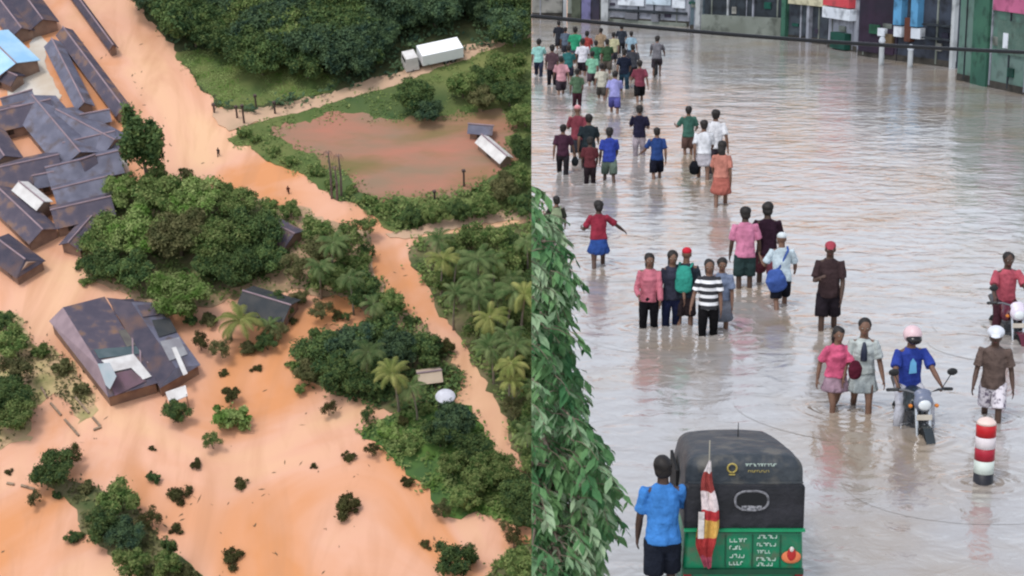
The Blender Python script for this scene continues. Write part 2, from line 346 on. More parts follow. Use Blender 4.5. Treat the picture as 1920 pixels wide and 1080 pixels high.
def shape(kind, seed):
    k = (kind, seed)
    if k in SHAPES: return SHAPES[k]
    if kind == 'big': c = crown_mb(10500, 5.2, 3.0, 4.9, .27, seed, 24); t = trunk_mb(5.2, .35, seed, 2.6)
    elif kind == 'med': c = crown_mb(5200, 3.2, 2.3, 3.4, .23, seed, 15); t = trunk_mb(3.6, .22, seed, 1.5)
    elif kind == 'col': c = crown_mb(6500, 2.3, 5.2, 6.8, .25, seed, 12); t = trunk_mb(7.5, .25, seed, .8)
    elif kind == 'bare': c = crown_mb(2300, 3.4, 2.6, 4.4, .25, seed, 12); t = trunk_mb(5.6, .2, seed, 2.6, 9)
    elif kind == 'shrub': c = crown_mb(1700, 1.7, .95, .75, .19, seed, 7); t = trunk_mb(1.1, .07, seed, .7)
    elif kind == 'low': c = crown_mb(1000, 1.5, .5, .3, .15, seed, 6); t = trunk_mb(.5, .05, seed, .6)
    SHAPES[k] = (c.mesh('crown'), t.mesh('trunk', M_trunk, True, True)); return SHAPES[k]
CM = {}
def crown_mesh(kind, seed, lm):
    k = (kind, seed, lm)
    if k not in CM:
        me = shape(kind, seed)[0].copy(); me.materials.append(LM[lm]); CM[k] = me
    return CM[k]
ZC = {'big': 4.9, 'med': 3.4, 'col': 6.8, 'bare': 4.4, 'shrub': .7, 'low': .3}
RXX = {'big': 5.2, 'med': 3.2, 'col': 2.3, 'bare': 3.4, 'shrub': 1.7, 'low': 1.5}
def tree(px, py, rpx, kind, lm, label, group=None, name='tree', cat='tree', sy=1.0, seed=None):
    sc = rpx / SL(py) / RXX[kind]; p = Lp(px, py, ZC[kind] * sc); seed = seed if seed is not None else R.randint(1, 3)
    o = empty(name, label, cat, group, (p.x, p.y, 0.05), R.uniform(0, 6.28), True, sc)
    link('crown', crown_mesh(kind, seed, lm), o); link('trunk', shape(kind, seed)[1], o); return o
def frond_mb(r, n=20, L=3.6, z=0.0):
    mb = MB()
    for i in range(n):
        a = 2 * pi * i / n * 3 + r.uniform(-.25, .25); el = r.uniform(-.2, .95); d = Vector((cos(a), sin(a), 0)); side = Vector((-sin(a), cos(a), 0))
        pts = []; p = Vector((0, 0, z)); e = el; m = 9
        for k in range(m + 1):
            pts.append(p.copy()); p = p + (d * cos(e) + Vector((0, 0, sin(e)))) * (L * r.uniform(.95, 1.05) / m); e -= .12 + .035 * k
        for k in range(1, m + 1):
            q = pts[k]; t = (pts[k] - pts[k - 1]).normalized(); up = side.cross(t).normalized()
            for j in (0, .5):
                qq = pts[k - 1].lerp(q, j); l = .72 * sin(pi * min(.97, (k + j) / (m + 1) * .88 + .1))
                for s in (-1, 1):
                    tip = qq + (side * s * .85 + t * .45 - Vector((0, 0, .5))) * l
                    mb.add([qq - t * .1, qq + t * .13, tip + t * .03, tip], [(0, 1, 2, 3)])
        mb.tube(pts, [.05 * (1 - .8 * k / m) for k in range(m + 1)], 4, False)
    return mb
PALM = []
M_palm = leafmat('palm_frond', (.055, .10, .03), (.16, .2, .08)); M_palmy = leafmat('palm_frond_yellow', (.16, .2, .05), (.33, .33, .11))
M_ptr = mat('palm_bark', (.22, .18, .14), (.3, .26, .21), scale=4, rough=.9, bump=.5)
for sd_ in (1, 2, 3, 4):
    r = random.Random(sd_ * 11); h = 8.5 if sd_ < 4 else 3.0; f = frond_mb(r, 14, 3.9, 0)
    bend = Vector((r.uniform(-1.2, 1.2), r.uniform(-1, 1), h))
    f.v = [tuple(Vector(v) + bend) for v in f.v]
    t = MB(); t.tube([(0, 0, -.3), (bend.x * .1, bend.y * .1, h * .3), (bend.x * .45, bend.y * .45, h * .65), bend], [.24, .17, .14, .12], 8)
    cc = MB()
    for k in range(7): cc.ell(bend + Vector((cos(k) * .28, sin(k) * .28, -.3 - .1 * (k % 2))), (.15, .15, .18), 6, 5)
    fm = f.mesh('fronds', M_palm); fy = fm.copy(); fy.materials.clear(); fy.materials.append(M_palmy)
    PALM.append((fm, fy, t.mesh('trunk', M_ptr, True, True), cc.mesh('coconuts', paint('coconut', (150, 130, 60)), True), bend))
def palm(px, py, rpx, label, group=None, yellow=False, i=None, hs=1.0):
    i = R.randint(0, 2) if i is None else i; fm, fy, t, cc, bend = PALM[i]
    sc = rpx / SL(py) / 3.4; p = Lp(px, py, bend.z * sc); rz = R.uniform(0, 6.28); off = Matrix.Rotation(rz, 3, 'Z') @ Vector((bend.x, bend.y, 0)) * sc
    o = empty('palm_tree', label, 'palm tree', group, (p.x - off.x, p.y - off.y, 0), rz, True, sc)
    link('fronds', fy if yellow else fm, o); link('trunk', t, o); link('coconuts', cc, o); return o

# --- forest along the top (rows of separate trees)
ORD = ['first', 'second', 'third', 'fourth', 'fifth', 'sixth', 'seventh', 'eighth', 'ninth', 'tenth', 'eleventh', 'twelfth', 'thirteenth', 'fourteenth', 'fifteenth', 'sixteenth', 'seventeenth', 'eighteenth', 'nineteenth', 'twentieth']
ROWS = ['hindmost row along the border', 'second row from the border', 'third row', 'fourth row', 'fifth row', 'front row', 'foremost fringe', 'lowest fringe']
for ri, yy in enumerate(range(-60, 135, 27)):
    cnt = 0
    for xx in range(240, 1010, 41):
        x = xx + R.uniform(-18, 18); y = yy + R.uniform(-11, 11)
        top = -48 + (x - 225) * .95 if x < 380 else (88 if x < 450 else 118 if x < 640 else 128 - (x - 640) * .16)
        if y > top - 20 - (34 if 720 < x < 900 else 0): continue
        kind = R.choice(['big', 'big', 'med']); lm = R.choice(['forest', 'forest', 'dark', 'forest', 'mid' if x > 430 and x < 640 else 'dark'])
        tree(x, y, R.uniform(40, 60) if kind == 'big' else R.uniform(26, 36), kind, lm, '%s %s forest tree, %s from the left in the %s' % ({'big': 'broad', 'med': 'small'}[kind], {'forest': 'blue-green', 'dark': 'dark green', 'mid': 'fresh green'}[lm], ORD[min(cnt, 19)], ROWS[ri]), 'trees of the dark forest behind the field', cat='forest tree'); cnt += 1
for x, y, r_, l_ in [(490, 115, 30, 'bright green bushy tree at the edge of the grass field, below the forest'), (575, 115, 36, 'dark rounded tree where the forest meets the right end of the grass field'), (540, 55, 45, 'tall pale green tree standing out of the dark forest'), (640, 100, 32, 'green tree above the dirt road, left of the white lorry'), (690, 105, 28, 'small dark tree over the dirt road beside the white lorry'), (420, 70, 36, 'dark tree at the forest edge above the grass field')]:
    tree(x, y, r_, 'med', 'mid' if 'green' in l_ else 'dark', l_)
# --- wood right of the lorry and round the playing field
for x, y, r_, kd, lm, l_ in [(776, 176, 36, 'big', 'dark', 'very dark round tree in front of the white lorry'), (800, 205, 26, 'med', 'forest', 'low dark tree under the round tree by the pitch'),
    (868, 160, 28, 'med', 'mid', 'green tree right of the white lorry below the dirt road'), (912, 142, 30, 'big', 'dark', 'dense tree left of the top right wood, above the pitch'), (950, 125, 36, 'big', 'mid', 'broad tree in the wood right of the lorry'),
    (905, 185, 28, 'med', 'olive', 'brownish tree above the right end of the pitch'), (955, 175, 32, 'big', 'dark', 'dark tree at the right border, level with the pitch top'), (985, 215, 30, 'big', 'mid', 'tree right of the white shed roof by the pitch'),
    (985, 275, 30, 'big', 'dark', 'tree below the white shed roof at the right border'), (975, 330, 28, 'med', 'mid', 'light tree at the right border above the mud path'), (940, 350, 28, 'med', 'olive', 'olive tree at the lower right corner of the pitch'),
    (985, 380, 28, 'med', 'dark', 'dark tree touching the right border above the mud path'), (905, 385, 26, 'med', 'mid', 'round tree between the pitch and the mud path'), (860, 395, 24, 'med', 'dark', 'dark bush-like tree on the bank above the mud path'),
    (815, 400, 24, 'med', 'mid', 'leafy tree on the bank right of the road fork'), (770, 405, 20, 'med', 'dark', 'small tree just above the road fork'), (725, 390, 20, 'shrub', 'mid', 'shrub below the left part of the pitch'), (690, 375, 18, 'shrub', 'mid', 'shrub on the verge beside the bare poles')]:
    tree(x, y, r_, kd, lm, l_)
for i_, (x, y) in enumerate([(455, 250), (480, 262), (510, 285), (545, 300), (585, 322), (615, 345), (655, 355)]):
    tree(x + R.uniform(-6, 6), y, R.uniform(11, 17), 'shrub', 'mid', '%s green shrub from the dirt road end along the verge of the pitch' % ORD[i_], 'shrubs along the verge of the flooded road', 'shrub', 'shrub')
# --- tall tree by the school and the central grove
tree(262, 265, 38, 'col', 'dark', 'tall narrow dark tree beside the school roofs')
GR = [(225, 360, 30, 'med', 'light', 'bright green tree at the right end of the school roofs'), (300, 365, 46, 'big', 'mid', 'spreading tree at the top left of the central grove'), (365, 375, 46, 'big', 'light', 'pale green tree at the top middle of the central grove'),
 (440, 380, 34, 'big', 'mid', 'tree with dark top at the upper right of the central grove'), (200, 440, 42, 'big', 'mid', 'tree at the left end of the central grove, next to the sheds'), (260, 430, 46, 'big', 'light', 'yellow-green tree in the left half of the central grove'),
 (335, 440, 48, 'big', 'olive', 'dry olive-brown tree in the middle of the central grove'), (410, 445, 48, 'big', 'mid', 'large tree right of the middle of the central grove'), (475, 430, 44, 'big', 'dark', 'dark green tree at the right end of the central grove'),
 (195, 490, 34, 'big', 'dark', 'low tree at the lower left of the grove above the brown house'), (245, 505, 34, 'med', 'dark', 'dark tree directly above the brown house roof'), (440, 495, 40, 'big', 'dark', 'dark-leaved tree above the dark hut roof'),
 (340, 545, 46, 'big', 'light', 'rounded fresh green tree right of the brown house'), (395, 500, 30, 'med', 'dark', 'deep green tree under the centre of the grove'), (500, 480, 30, 'med', 'dark', 'dark tree left of the little grey hut'),
 (600, 470, 28, 'bare', 'olive', 'thin half-bare tree right of the little grey hut'), (640, 460, 34, 'bare', 'mid', 'loose tree below the tall bare poles'), (560, 500, 26, 'bare', 'olive', 'sparse tree below the little grey hut'), (625, 520, 32, 'med', 'mid', 'tree left of the flooded road bend'), (675, 545, 30, 'med', 'dark', 'tree beside the flooded road, above the middle grove'),
 (600, 430, 26, 'med', 'mid', 'tree at the lower edge of the flooded road near the poles'), (665, 495, 24, 'med', 'mid', 'small tree hugging the flooded road bend')]
for x, y, r_, kd, lm, l_ in GR: tree(x, y, r_ * 1.15, kd, lm, l_)
GR2 = [(600, 660, 40, 'big', 'dark', 'tree at the left end of the middle grove by the open flood'), (655, 640, 40, 'big', 'forest', 'dark tree in the upper middle grove'), (705, 620, 38, 'big', 'dark', 'tree at the top of the middle grove'),
 (745, 655, 38, 'big', 'forest', 'dense dark tree right of centre in the middle grove'), (800, 655, 30, 'med', 'dark', 'tree at the right tip of the middle grove beside the road'), (640, 700, 38, 'big', 'dark', 'tree at the lower left of the middle grove'),
 (700, 700, 38, 'big', 'dark', 'tree at the lower centre of the middle grove'), (580, 690, 26, 'med', 'olive', 'brownish tree at the lower left corner of the middle grove'), (730, 570, 26, 'med', 'mid', 'tree above the middle grove next to the road'),
 (850, 790, 36, 'big', 'forest', 'dark tree below the white canopy'), (825, 815, 28, 'med', 'dark', 'tree left below the white canopy'), (890, 835, 30, 'big', 'dark', 'tree on the bank left of the narrow road'),
 (930, 880, 34, 'big', 'mid', 'tree in the middle of the right lower bank'), (975, 920, 34, 'big', 'dark', 'dark tree at the right border of the lower bank'), (890, 895, 30, 'med', 'mid', 'green tree on the flood edge of the lower bank'), (850, 870, 26, 'med', 'mid', 'light tree on the left part of the lower bank'),
 (870, 935, 24, 'med', 'mid', 'low tree at the tip of the lower bank'), (985, 965, 26, 'big', 'dark', 'tree at the right border beside the orange pool'), (770, 835, 24, 'shrub', 'mid', 'wide shrub on the left end of the lower bank'), (725, 810, 22, 'shrub', 'light', 'light shrub at the left tip of the lower bank'),
 (850, 1045, 34, 'med', 'dark', 'lone tree standing in the flood at the lower middle'), (885, 1050, 14, 'shrub', 'dark', 'small dark shrub right of the lone flooded tree'), (975, 1060, 36, 'big', 'mid', 'tree in the bottom corner beside the street picture edge')]
for x, y, r_, kd, lm, l_ in GR2: tree(x, y, r_ * 1.1, kd, lm, l_)
for x, y, r_, l_, yl in [(450, 600, 52, 'short yellow-green palm right of the brown house', True), (505, 610, 30, 'small green palm beside the short yellow palm', False), (690, 660, 40, 'palm with dark fronds in the middle grove', False), (735, 700, 42, 'palm with arching fronds at the lower middle grove', True),
  (770, 725, 34, 'palm beside the white canopy', False), (600, 500, 34, 'slim palm below the grey hut', False), (655, 520, 34, 'palm left of the road bend', False), (625, 455, 36, 'palm near the tall bare poles', False), (700, 570, 30, 'palm between the road and the middle grove', False)]:
    palm(x, y, r_, l_, None, yl, 3 if 'short' in l_ else None)
# --- palm thicket on the right
for ri, yy in enumerate(range(455, 880, 33)):
    cnt = 0; where = ['top', 'second', 'third', 'fourth', 'fifth', 'sixth', 'seventh', 'eighth', 'ninth', 'tenth', 'eleventh', 'twelfth', 'lowest'][ri]
    for xx in range(790, 1010, 34):
        x = xx + R.uniform(-11, 11); y = yy + R.uniform(-9, 9)
        ed = 790 if y < 510 else 790 + (y - 510) * .78 if y < 640 else 890 + (y - 640) * .42
        if x < ed + 12: continue
        if R.random() < .45: palm(x, y, R.uniform(30, 44), 'coconut palm, %s plant from the road in the %s row of the right-hand thicket' % (ORD[cnt], where), 'coconut palms of the right-hand thicket', R.random() < .15)
        else:
            lm = R.choice(['dark', 'mid', 'olive', 'mid']); tree(x, y, R.uniform(22, 33), R.choice(['med', 'bare', 'big']), lm, '%s tree, %s plant from the road in the %s row of the right-hand thicket' % ({'dark': 'dark green', 'mid': 'mid green', 'olive': 'olive brown'}[lm], ORD[cnt], where), 'trees between the palms of the right-hand thicket')
        cnt += 1
# --- left edge and bund
for x, y, r_, kd, lm, l_ in [(15, 640, 34, 'med', 'mid', 'leafy tree at the left border above the muddy yard'), (30, 690, 30, 'bare', 'olive', 'thin tree with yellowish leaves in the muddy yard'), (15, 735, 44, 'big', 'dark', 'dense green tree on the left border'), (28, 780, 38, 'big', 'mid', 'tree at the left border above the orange pool'),
  (8, 600, 22, 'med', 'dark', 'small tree at the left border beside the sheds'), (100, 880, 42, 'big', 'dark', 'dark tree on the bund near the left border'), (105, 930, 10, 'shrub', 'dark', 'tiny dark shrub right under the bund tree'), (165, 915, 18, 'shrub', 'olive', 'low brown shrub joining the two bund trees'),
  (222, 930, 36, 'med', 'mid', 'tree in the middle of the bund'), (190, 985, 34, 'med', 'dark', 'green tree on the lower bund, left side'), (235, 1000, 34, 'big', 'forest', 'grey-green tree on the lower bund'), (250, 1050, 32, 'med', 'mid', 'light tree at the bottom of the bund'), (310, 1060, 28, 'med', 'mid', 'tree at the bottom border, end of the bund'), (318, 1030, 12, 'col', 'dark', 'slender dark sapling above the bund end'), (350, 1075, 20, 'shrub', 'olive', 'shrub at the bottom border beside the bund'),
  (330, 772, 26, 'med', 'dark', 'narrow dark bush at the lower corner of the brown house'), (427, 785, 40, 'shrub', 'light', 'large pale green bush right below the brown house'), (80, 660, 20, 'shrub', 'mid', 'green shrub left of the brown house'), (150, 730, 18, 'shrub', 'olive', 'brownish shrub on the yard beside the brown house'), (120, 690, 22, 'shrub', 'olive', 'dry shrub along the wall of the brown house')]:
    tree(x, y, r_, kd, lm, l_, None, 'shrub' if kd == 'shrub' else 'tree', 'shrub' if kd == 'shrub' else 'tree')
for x, y, r_, l_ in [(370, 870, 13, 'small dark bush poking out of the flood below the pale green bush'), (452, 907, 18, 'oval bush in the middle of the open flood'), (332, 927, 28, 'largest long bush islet in the left open flood'), (330, 990, 17, 'brown bush islet below the long bush islet'),
  (432, 1048, 26, 'flat bush islet at the bottom of the open flood'), (645, 950, 28, 'big round dark bush islet in the central open flood'), (655, 858, 17, 'bush islet above the round dark islet'), (588, 873, 9, 'tiny bush left of the upper islet'), (797, 1023, 13, 'tiny bush islet left of the lone flooded tree'),
  (285, 842, 8, 'hardly visible twiggy bush in the flood below the house'), (15, 885, 10, 'brown bush at the left border below the trees'), (548, 600, 12, 'dark bush beside the dark hut'), (635, 590, 14, 'brown bush on the orange patch above the middle grove')]:
    tree(x, y, r_, 'low' if r_ > 20 and y != 950 else 'shrub' if y in (950, 870, 590) else 'low', 'bush', l_, None, 'bush', 'bush')
for i_, (x, y, r_, kd, lm) in enumerate([(395, 600, 20, 'shrub', 'olive'), (375, 640, 18, 'bare', 'bush'), (415, 650, 22, 'bare', 'olive'), (470, 655, 20, 'shrub', 'olive'), (500, 640, 20, 'med', 'dark'), (360, 600, 16, 'shrub', 'dark'), (530, 585, 18, 'med', 'dark'), (480, 690, 12, 'low', 'bush'), (420, 700, 12, 'low', 'bush'), (520, 620, 20, 'bare', 'olive')]):
    tree(x, y, r_, kd, lm, '%s garden bush counted from the brown house towards the black hut' % ORD[i_], 'straggly bushes in the flooded garden', 'bush', 'bush')
ED = [(150, 430), (150, 500), (165, 525), (240, 345), (290, 335), (350, 335), (420, 350), (500, 385), (545, 395), (560, 560), (600, 575), (545, 690), (560, 730), (620, 760), (690, 775), (760, 790), (800, 770), (850, 700), (840, 640), (770, 600), (700, 530), (690, 470), (680, 430), (650, 600), (590, 620), (520, 560), (300, 590), (430, 740), (400, 830), (130, 850), (60, 940), (280, 960), (290, 900), (140, 1010), (700, 850), (760, 900), (830, 955), (940, 985), (960, 1010)]
zone = lambda q: 0 if q[1] < 600 and q[0] < 560 else 1 if q[1] < 800 and q[0] > 300 else 2 if q[0] < 500 else 3
for q_ in ED:
    x, y = q_; z_ = zone(q_); same = sorted(p for p in ED if zone(p) == z_)
    tree(x + R.uniform(-5, 5), y + R.uniform(-8, 8), R.uniform(10, 24), R.choice(['bare', 'shrub', 'bare', 'med']), R.choice(['olive', 'mid', 'dark', 'bush']), 'ragged shrub on the shore of the %s, %s from the left' % (['central grove', 'middle grove', 'lower left bund', 'lower right bank'][z_], ORD[same.index(q_)]), 'ragged shrubs along the flood shores', 'bush', 'shrub')
r = random.Random(77); mb = MB(); 
for i in range(1100):
    x, y = r.uniform(-20, 1000), r.uniform(-10, 1080)
    if noise.noise(Vector((x * .009, y * .012, 5))) + .5 * noise.noise(Vector((x * .04, y * .05, 9))) < .16: continue
    c = Lp(x, y, 0); a = r.uniform(0, 3.14); L_ = r.uniform(.08, .5) * (2 if r.random() < .06 else 1); d = Vector((cos(a), sin(a), 0)); e = Vector((-sin(a), cos(a), 0)) * r.uniform(.03, .12); z = Vector((0, 0, .03)); mb.add([c - d * L_ + z, c - e + z, c + d * L_ + z, c + e + z * 2], [(0, 1, 2, 3)])
o = mb.build('floating_debris', mat('debris', (.2, .12, .06), (.12, .09, .05), scale=.5), fix=False); o.matrix_world = ML; tag(o, 'twigs and rubbish drifting on the orange flood', 'debris', None, 'stuff')
# --- undergrowth
def cover(name, P, n, size, lm, hmax=.5, skip=None, label=None):
    r = random.Random(n + len(P)); mb = MB(); xs = [p[0] for p in P]; ys = [p[1] for p in P]; k = 0
    while k < n:
        x = r.uniform(min(xs), max(xs)); y = r.uniform(min(ys), max(ys)); k += 1
        if not in_poly(x, y, P) or noise.noise(Vector((x * .02, y * .03, 3))) < -.18: continue
        if skip and in_poly(x, y, skip): continue
        c = Lp(x, y, 0)
        for j in range(5):
            p = Vector((c.x + r.gauss(0, .5), c.y + r.gauss(0, .5), .12 + r.random() * hmax))
            leafquad(mb, p, Vector((r.gauss(0, .5), r.gauss(0, .5), 1)).normalized(), size * r.uniform(.5, 1.3), r)
    o = mb.build(name, LM[lm], fix=False); o.matrix_world = ML; tag(o, label, 'undergrowth', None, 'stuff')
cover('undergrowth', [(p[0], max(p[1], -60)) for p in P_forest], 3500, .4, 'forest', 1.2, P_field, 'dark undergrowth on the floor of the top forest')
cover('grass', P_east, 3500, .2, 'mid', .2, [(530, 244), (570, 232), (650, 232), (760, 228), (840, 232), (905, 218), (940, 212), (950, 235), (940, 300), (920, 325), (860, 350), (790, 366), (710, 362), (650, 322), (580, 280)], 'rough grass of the verge round the red pitch')
cover('grass', P_field, 1600, .16, 'light', .12, None, 'short bright grass of the field below the forest')
cover('undergrowth', P_thick, 3000, .32, 'mid', 1.2, None, 'bushy undergrowth filling the right-hand palm thicket')
cover('undergrowth', P_mid1, 2600, .27, 'mid', .8, None, 'weeds on the mud under the central grove')
cover('undergrowth', P_mid2, 1400, .32, 'dark', .8, None, 'undergrowth under the middle grove')
cover('undergrowth', P_se, 2200, .28, 'light', .5, None, 'rank grass on the lower right bank')
cover('undergrowth', P_bund, 900, .28, 'olive', .6, None, 'weeds along the earth bund')
cover('undergrowth', P_w, 900, .22, 'olive', .4, None, 'weeds in the muddy yard at the left border')
cover('undergrowth', P_corner, 400, .3, 'mid', .6, None, 'weeds in the bottom corner bank')
cover('undergrowth', [(640, 372), (745, 434), (830, 418), (1010, 400), (1010, 300), (930, 335), (870, 365), (780, 380), (700, 375)], 1100, .3, 'mid', .7, None, 'scrub between the pitch and the mud path')

# ------------------------------------------------------------------ valley buildings
M_rp = mat('purple_tile', (.075, .066, .092), (.115, .095, .12), scale=.5, rough=.8, c3=(.22, .13, .09), s3=.5, stripes=2.2)
M_rg = mat('grey_sheet', (.105, .105, .145), (.17, .17, .225), scale=.4, rough=.6, c3=(.10, .075, .075), s3=.5, stripes=2.2)
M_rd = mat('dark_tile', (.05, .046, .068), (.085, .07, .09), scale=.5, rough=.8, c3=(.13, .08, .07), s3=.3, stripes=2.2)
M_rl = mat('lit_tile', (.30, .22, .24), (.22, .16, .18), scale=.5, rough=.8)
M_rw = mat('white_sheet', (.70, .68, .66), (.55, .52, .5), scale=.6, rough=.6, stripes=2)
M_rb = mat('blue_sheet', (.28, .50, .72), (.4, .6, .75), scale=.3, rough=.5, stripes=1.5)
M_rbk = mat('black_sheet', (.035, .04, .045), (.06, .06, .06), scale=.5, rough=.7, stripes=2)
M_wall = mat('plaster', (.3, .2, .15), (.2, .13, .1), scale=.6, rough=.9)
M_glass = paint('dark_pane', (40, 42, 46), .2, 1)
def gable(a, b, wm, zr, ze, m, label, group=None, name='shed', cat='building', hip=0.0, m2=None):
    zr *= .72; ze *= .62; A = Lp(*a, zr); B = Lp(*b, zr); c = (A + B) / 2; u = (B - A); L = u.length; rz = math.atan2(u.y, u.x)
    o = empty(name, label, cat, group, (c.x, c.y, 0), rz, True); hx = L / 2; hw = wm / 2; e = .35
    wl = MB(); wl.add([(-hx + e, -hw + e, -.2), (hx - e, -hw + e, -.2), (hx - e, hw - e, -.2), (-hx + e, hw - e, -.2), (-hx + e, -hw + e, ze - .05), (hx - e, -hw + e, ze - .05), (hx - e, hw - e, ze - .05), (-hx + e, hw - e, ze - .05), (-hx + e, 0, zr - .3), (hx - e, 0, zr - .3)],
        [(0, 1, 5, 4), (2, 3, 7, 6), (1, 2, 6, 9, 5), (3, 0, 4, 8, 7), (4, 5, 9, 8), (6, 7, 8, 9)])
    wl.build('wall', M_wall, o)
    for s, mm in ((-1, m), (1, m2 or m)):
        rf = MB(); q = [(-hx, s * hw, ze - .15), (hx, s * hw, ze - .15), (hx - hip, 0, zr), (-hx + hip, 0, zr)]
        if s > 0: q = q[::-1]
        rf.poly(q, .1); rf.build('roof', mm, o)
    if hip:
        for s in (-1, 1): MB().poly([(s * hx, -hw, ze - .15), (s * hx, hw, ze - .15), (s * (hx - hip), 0, zr)][::s], .1).build('roof', m, o)
    rd = MB(); rd.tube([(-hx + hip, 0, zr + .04), (hx - hip, 0, zr + .04)], [.13, .13], 6); rd.build('ridge_cap', M_rl, o)
    nwin = max(1, int(L / 3.2))
    for i in range(nwin):
        x = -hx + (i + .5) * L / nwin; wmb = MB(); wmb.box((x, -hw + e - .02, ze * .55), (.9, .06, .8)); wmb.build('window', M_glass, o)
    return o
SH = 'long roofs between the school and the flooded road'
gable((20, -45), (80, 36), 5.2, 4.5, 3.2, M_rd, 'dark tiled block cut by the top left corner', SH, 'long_shed')
gable((-30, -40), (40, 52), 4.2, 4.2, 3, M_rp, 'dark roof running beside the light blue roof', SH, 'long_shed')
gable((97, 72), (158, 192), 3.0, 3.8, 2.8, M_rg, 'long grey-roofed row left of its twin, above the school', SH, 'long_shed')
gable((118, 50), (232, 202), 3.0, 3.8, 2.8, M_rp, 'longest dark brown roofed row, ending at the tall narrow tree', SH, 'long_shed')
gable((128, -30), (212, 84), 1.6, 3.2, 2.5, M_rd, 'narrow dark roof strip next to the flooded road', SH, 'long_shed')
gable((-30, 60), (30, 118), 8, 5, 4, M_rb, 'light blue sheet roof at the left border', None, 'blue_roofed_hall')
gable((-20, 120), (32, 142), 3.4, 3.6, 2.8, M_rd, 'small black roof under the light blue roof', None, 'hut')
SC2 = 'school roofs round the yellow courtyard'
gable((60, 178), (150, 285), 7.2, 5.2, 3.6, M_rg, 'grey school wing right of the courtyard, running down the slope', SC2, 'school_wing', m2=M_rg)
gable((-20, 212), (95, 186), 6.4, 4.8, 3.4, M_rp, 'purple school wing above the courtyard', SC2, 'school_wing')
gable((-30, 235), (8, 292), 5.4, 4.8, 3.4, M_rp, 'school wing left of the courtyard, cut by the border', SC2, 'school_wing')
gable((-20, 318), (110, 290), 6.6, 5.0, 3.4, M_rp, 'purple school wing below the courtyard', SC2, 'school_wing')
gable((105, 205), (215, 262), 6.4, 4.8, 3.4, M_rg, 'light grey roof at the upper right of the school', SC2, 'school_wing')
gable((118, 268), (215, 246), 5.6, 4.6, 3.4, M_rg, 'grey roof between the upper and lower right wings', SC2, 'school_wing')
gable((85, 315), (222, 283), 6.6, 5.0, 3.4, M_rg, 'wide grey school wing next to the white boxes', SC2, 'school_wing')
gable((98, 356), (212, 328), 6, 4.6, 3.3, M_rg, 'blue-grey lower school wing', SC2, 'school_wing')
gable((95, 394), (208, 368), 5.6, 4.4, 3.2, M_rp, 'brownish lowest school wing beside the grove', SC2, 'school_wing')
gable((35, 340), (82, 378), 2.9, 4.6, 4.2, M_rw, 'white metal roof beside the lower school wings', None, 'store')
gable((-5, 350), (80, 430), 5.0, 4.2, 2.9, M_rp, 'long purple-brown hut below the white roof', None, 'hut')
gable((-15, 440), (55, 492), 5.0, 4.2, 2.9, M_rd, 'blue-black roofed hut at the left border', None, 'hut', hip=1)
gable((128, 455), (172, 405), 3.6, 3.6, 2.8, M_rp, 'small brown roof touching the left end of the grove', None, 'hut')
gable((0, 185), (60, 168), 3.0, 3.8, 3, M_rg, 'pale grey lean roof next to the white yard', None, 'hut')
gable((505, 415), (552, 438), 4.6, 3.6, 2.6, M_rp, 'little grey hut beside the flooded road', None, 'hut')
gable((455, 545), (545, 572), 5.4, 4.2, 2.9, M_rbk, 'black roofed hut with a pale edge in the grove', None, 'hut')
gable((782, 700), (828, 694), 2.8, 2.8, 2.2, mat('beige_sheet', (.5, .4, .3), (.42, .33, .25), scale=.5), 'beige roofed stall above the white canopy', None, 'stall')
gable((903, 252), (950, 292), 2.6, 3.2, 2.4, M_rw, 'white shed roof right of the pitch', None, 'shed')
gable((878, 232), (925, 236), 2.6, 3.0, 2.3, M_rg, 'grey roof between trees right of the pitch', None, 'shed')
gable((150, 215), (205, 205), 3.0, 4.2, 3.1, M_rg, 'small blue-grey roof at the top right of the school', SC2, 'school_wing')
gable((150, 300), (178, 290), 2.6, 5.6, 4.6, M_rp, 'little raised roof in the middle of the lower school wings', SC2, 'school_wing')
gable((60, 330), (100, 322), 3.0, 4.4, 3.2, M_rg, 'short grey roof above the white metal roof', SC2, 'school_wing')
gable((20, 200), (58, 196), 3.0, 4.6, 3.6, M_rw, 'short white roof above the courtyard', None, 'school_wing')
# small white boxes beside the school
for x, y, l_ in [(182, 322, 'white water tank left of the pale wall'), (232, 312, 'pale wall end beside the tall narrow tree')]:
    p = Lp(x, y, 1.2); o = empty('water_tank', l_, 'tank', None, (p.x, p.y, 0), .4, True)
    t = MB(); t.tube([(0, 0, 0), (0, 0, 2.2)], [.7, .7], 14); t.build('tank_body', M_rw, o, True); t = MB(); t.tube([(0, 0, 2.3), (0, 0, 2.5)], [.3, .25], 10); t.build('lid', M_rw, o)
# the brown house, traced facet by facet
o = empty('brown_house', 'large purple-brown house with patched roof standing in the flood', 'house', None, (0, 0, 0), 0, True)
hc = Lp(220, 680, 0); o.matrix_world = ML @ Matrix.Translation(hc)
H = lambda x, y, z: Lp(x, y, z) - hc
A_, B_, C_, D_ = H(92, 602, 2.2), H(203, 745, 2.2), H(196, 556, 2.2), H(296, 718, 2.2); R1, R2 = H(118, 576, 4.0), H(190, 692, 4.0)
def facet(nm, pts, m, par=o, th=.12):
    n_ = (pts[1] - pts[0]).cross(pts[2] - pts[0])
    if n_.z < 0: pts = pts[::-1]
    return MB().poly(pts, th).build(nm, m, par)
facet('roof', [A_, B_, R2, R1], M_rl); facet('roof', [R1, R2, D_, C_], M_rp); facet('roof', [B_, D_, R2], M_rp); facet('roof', [A_, R1, C_], M_rd)  # left slope is lighter: the light on it is put into the tile colour
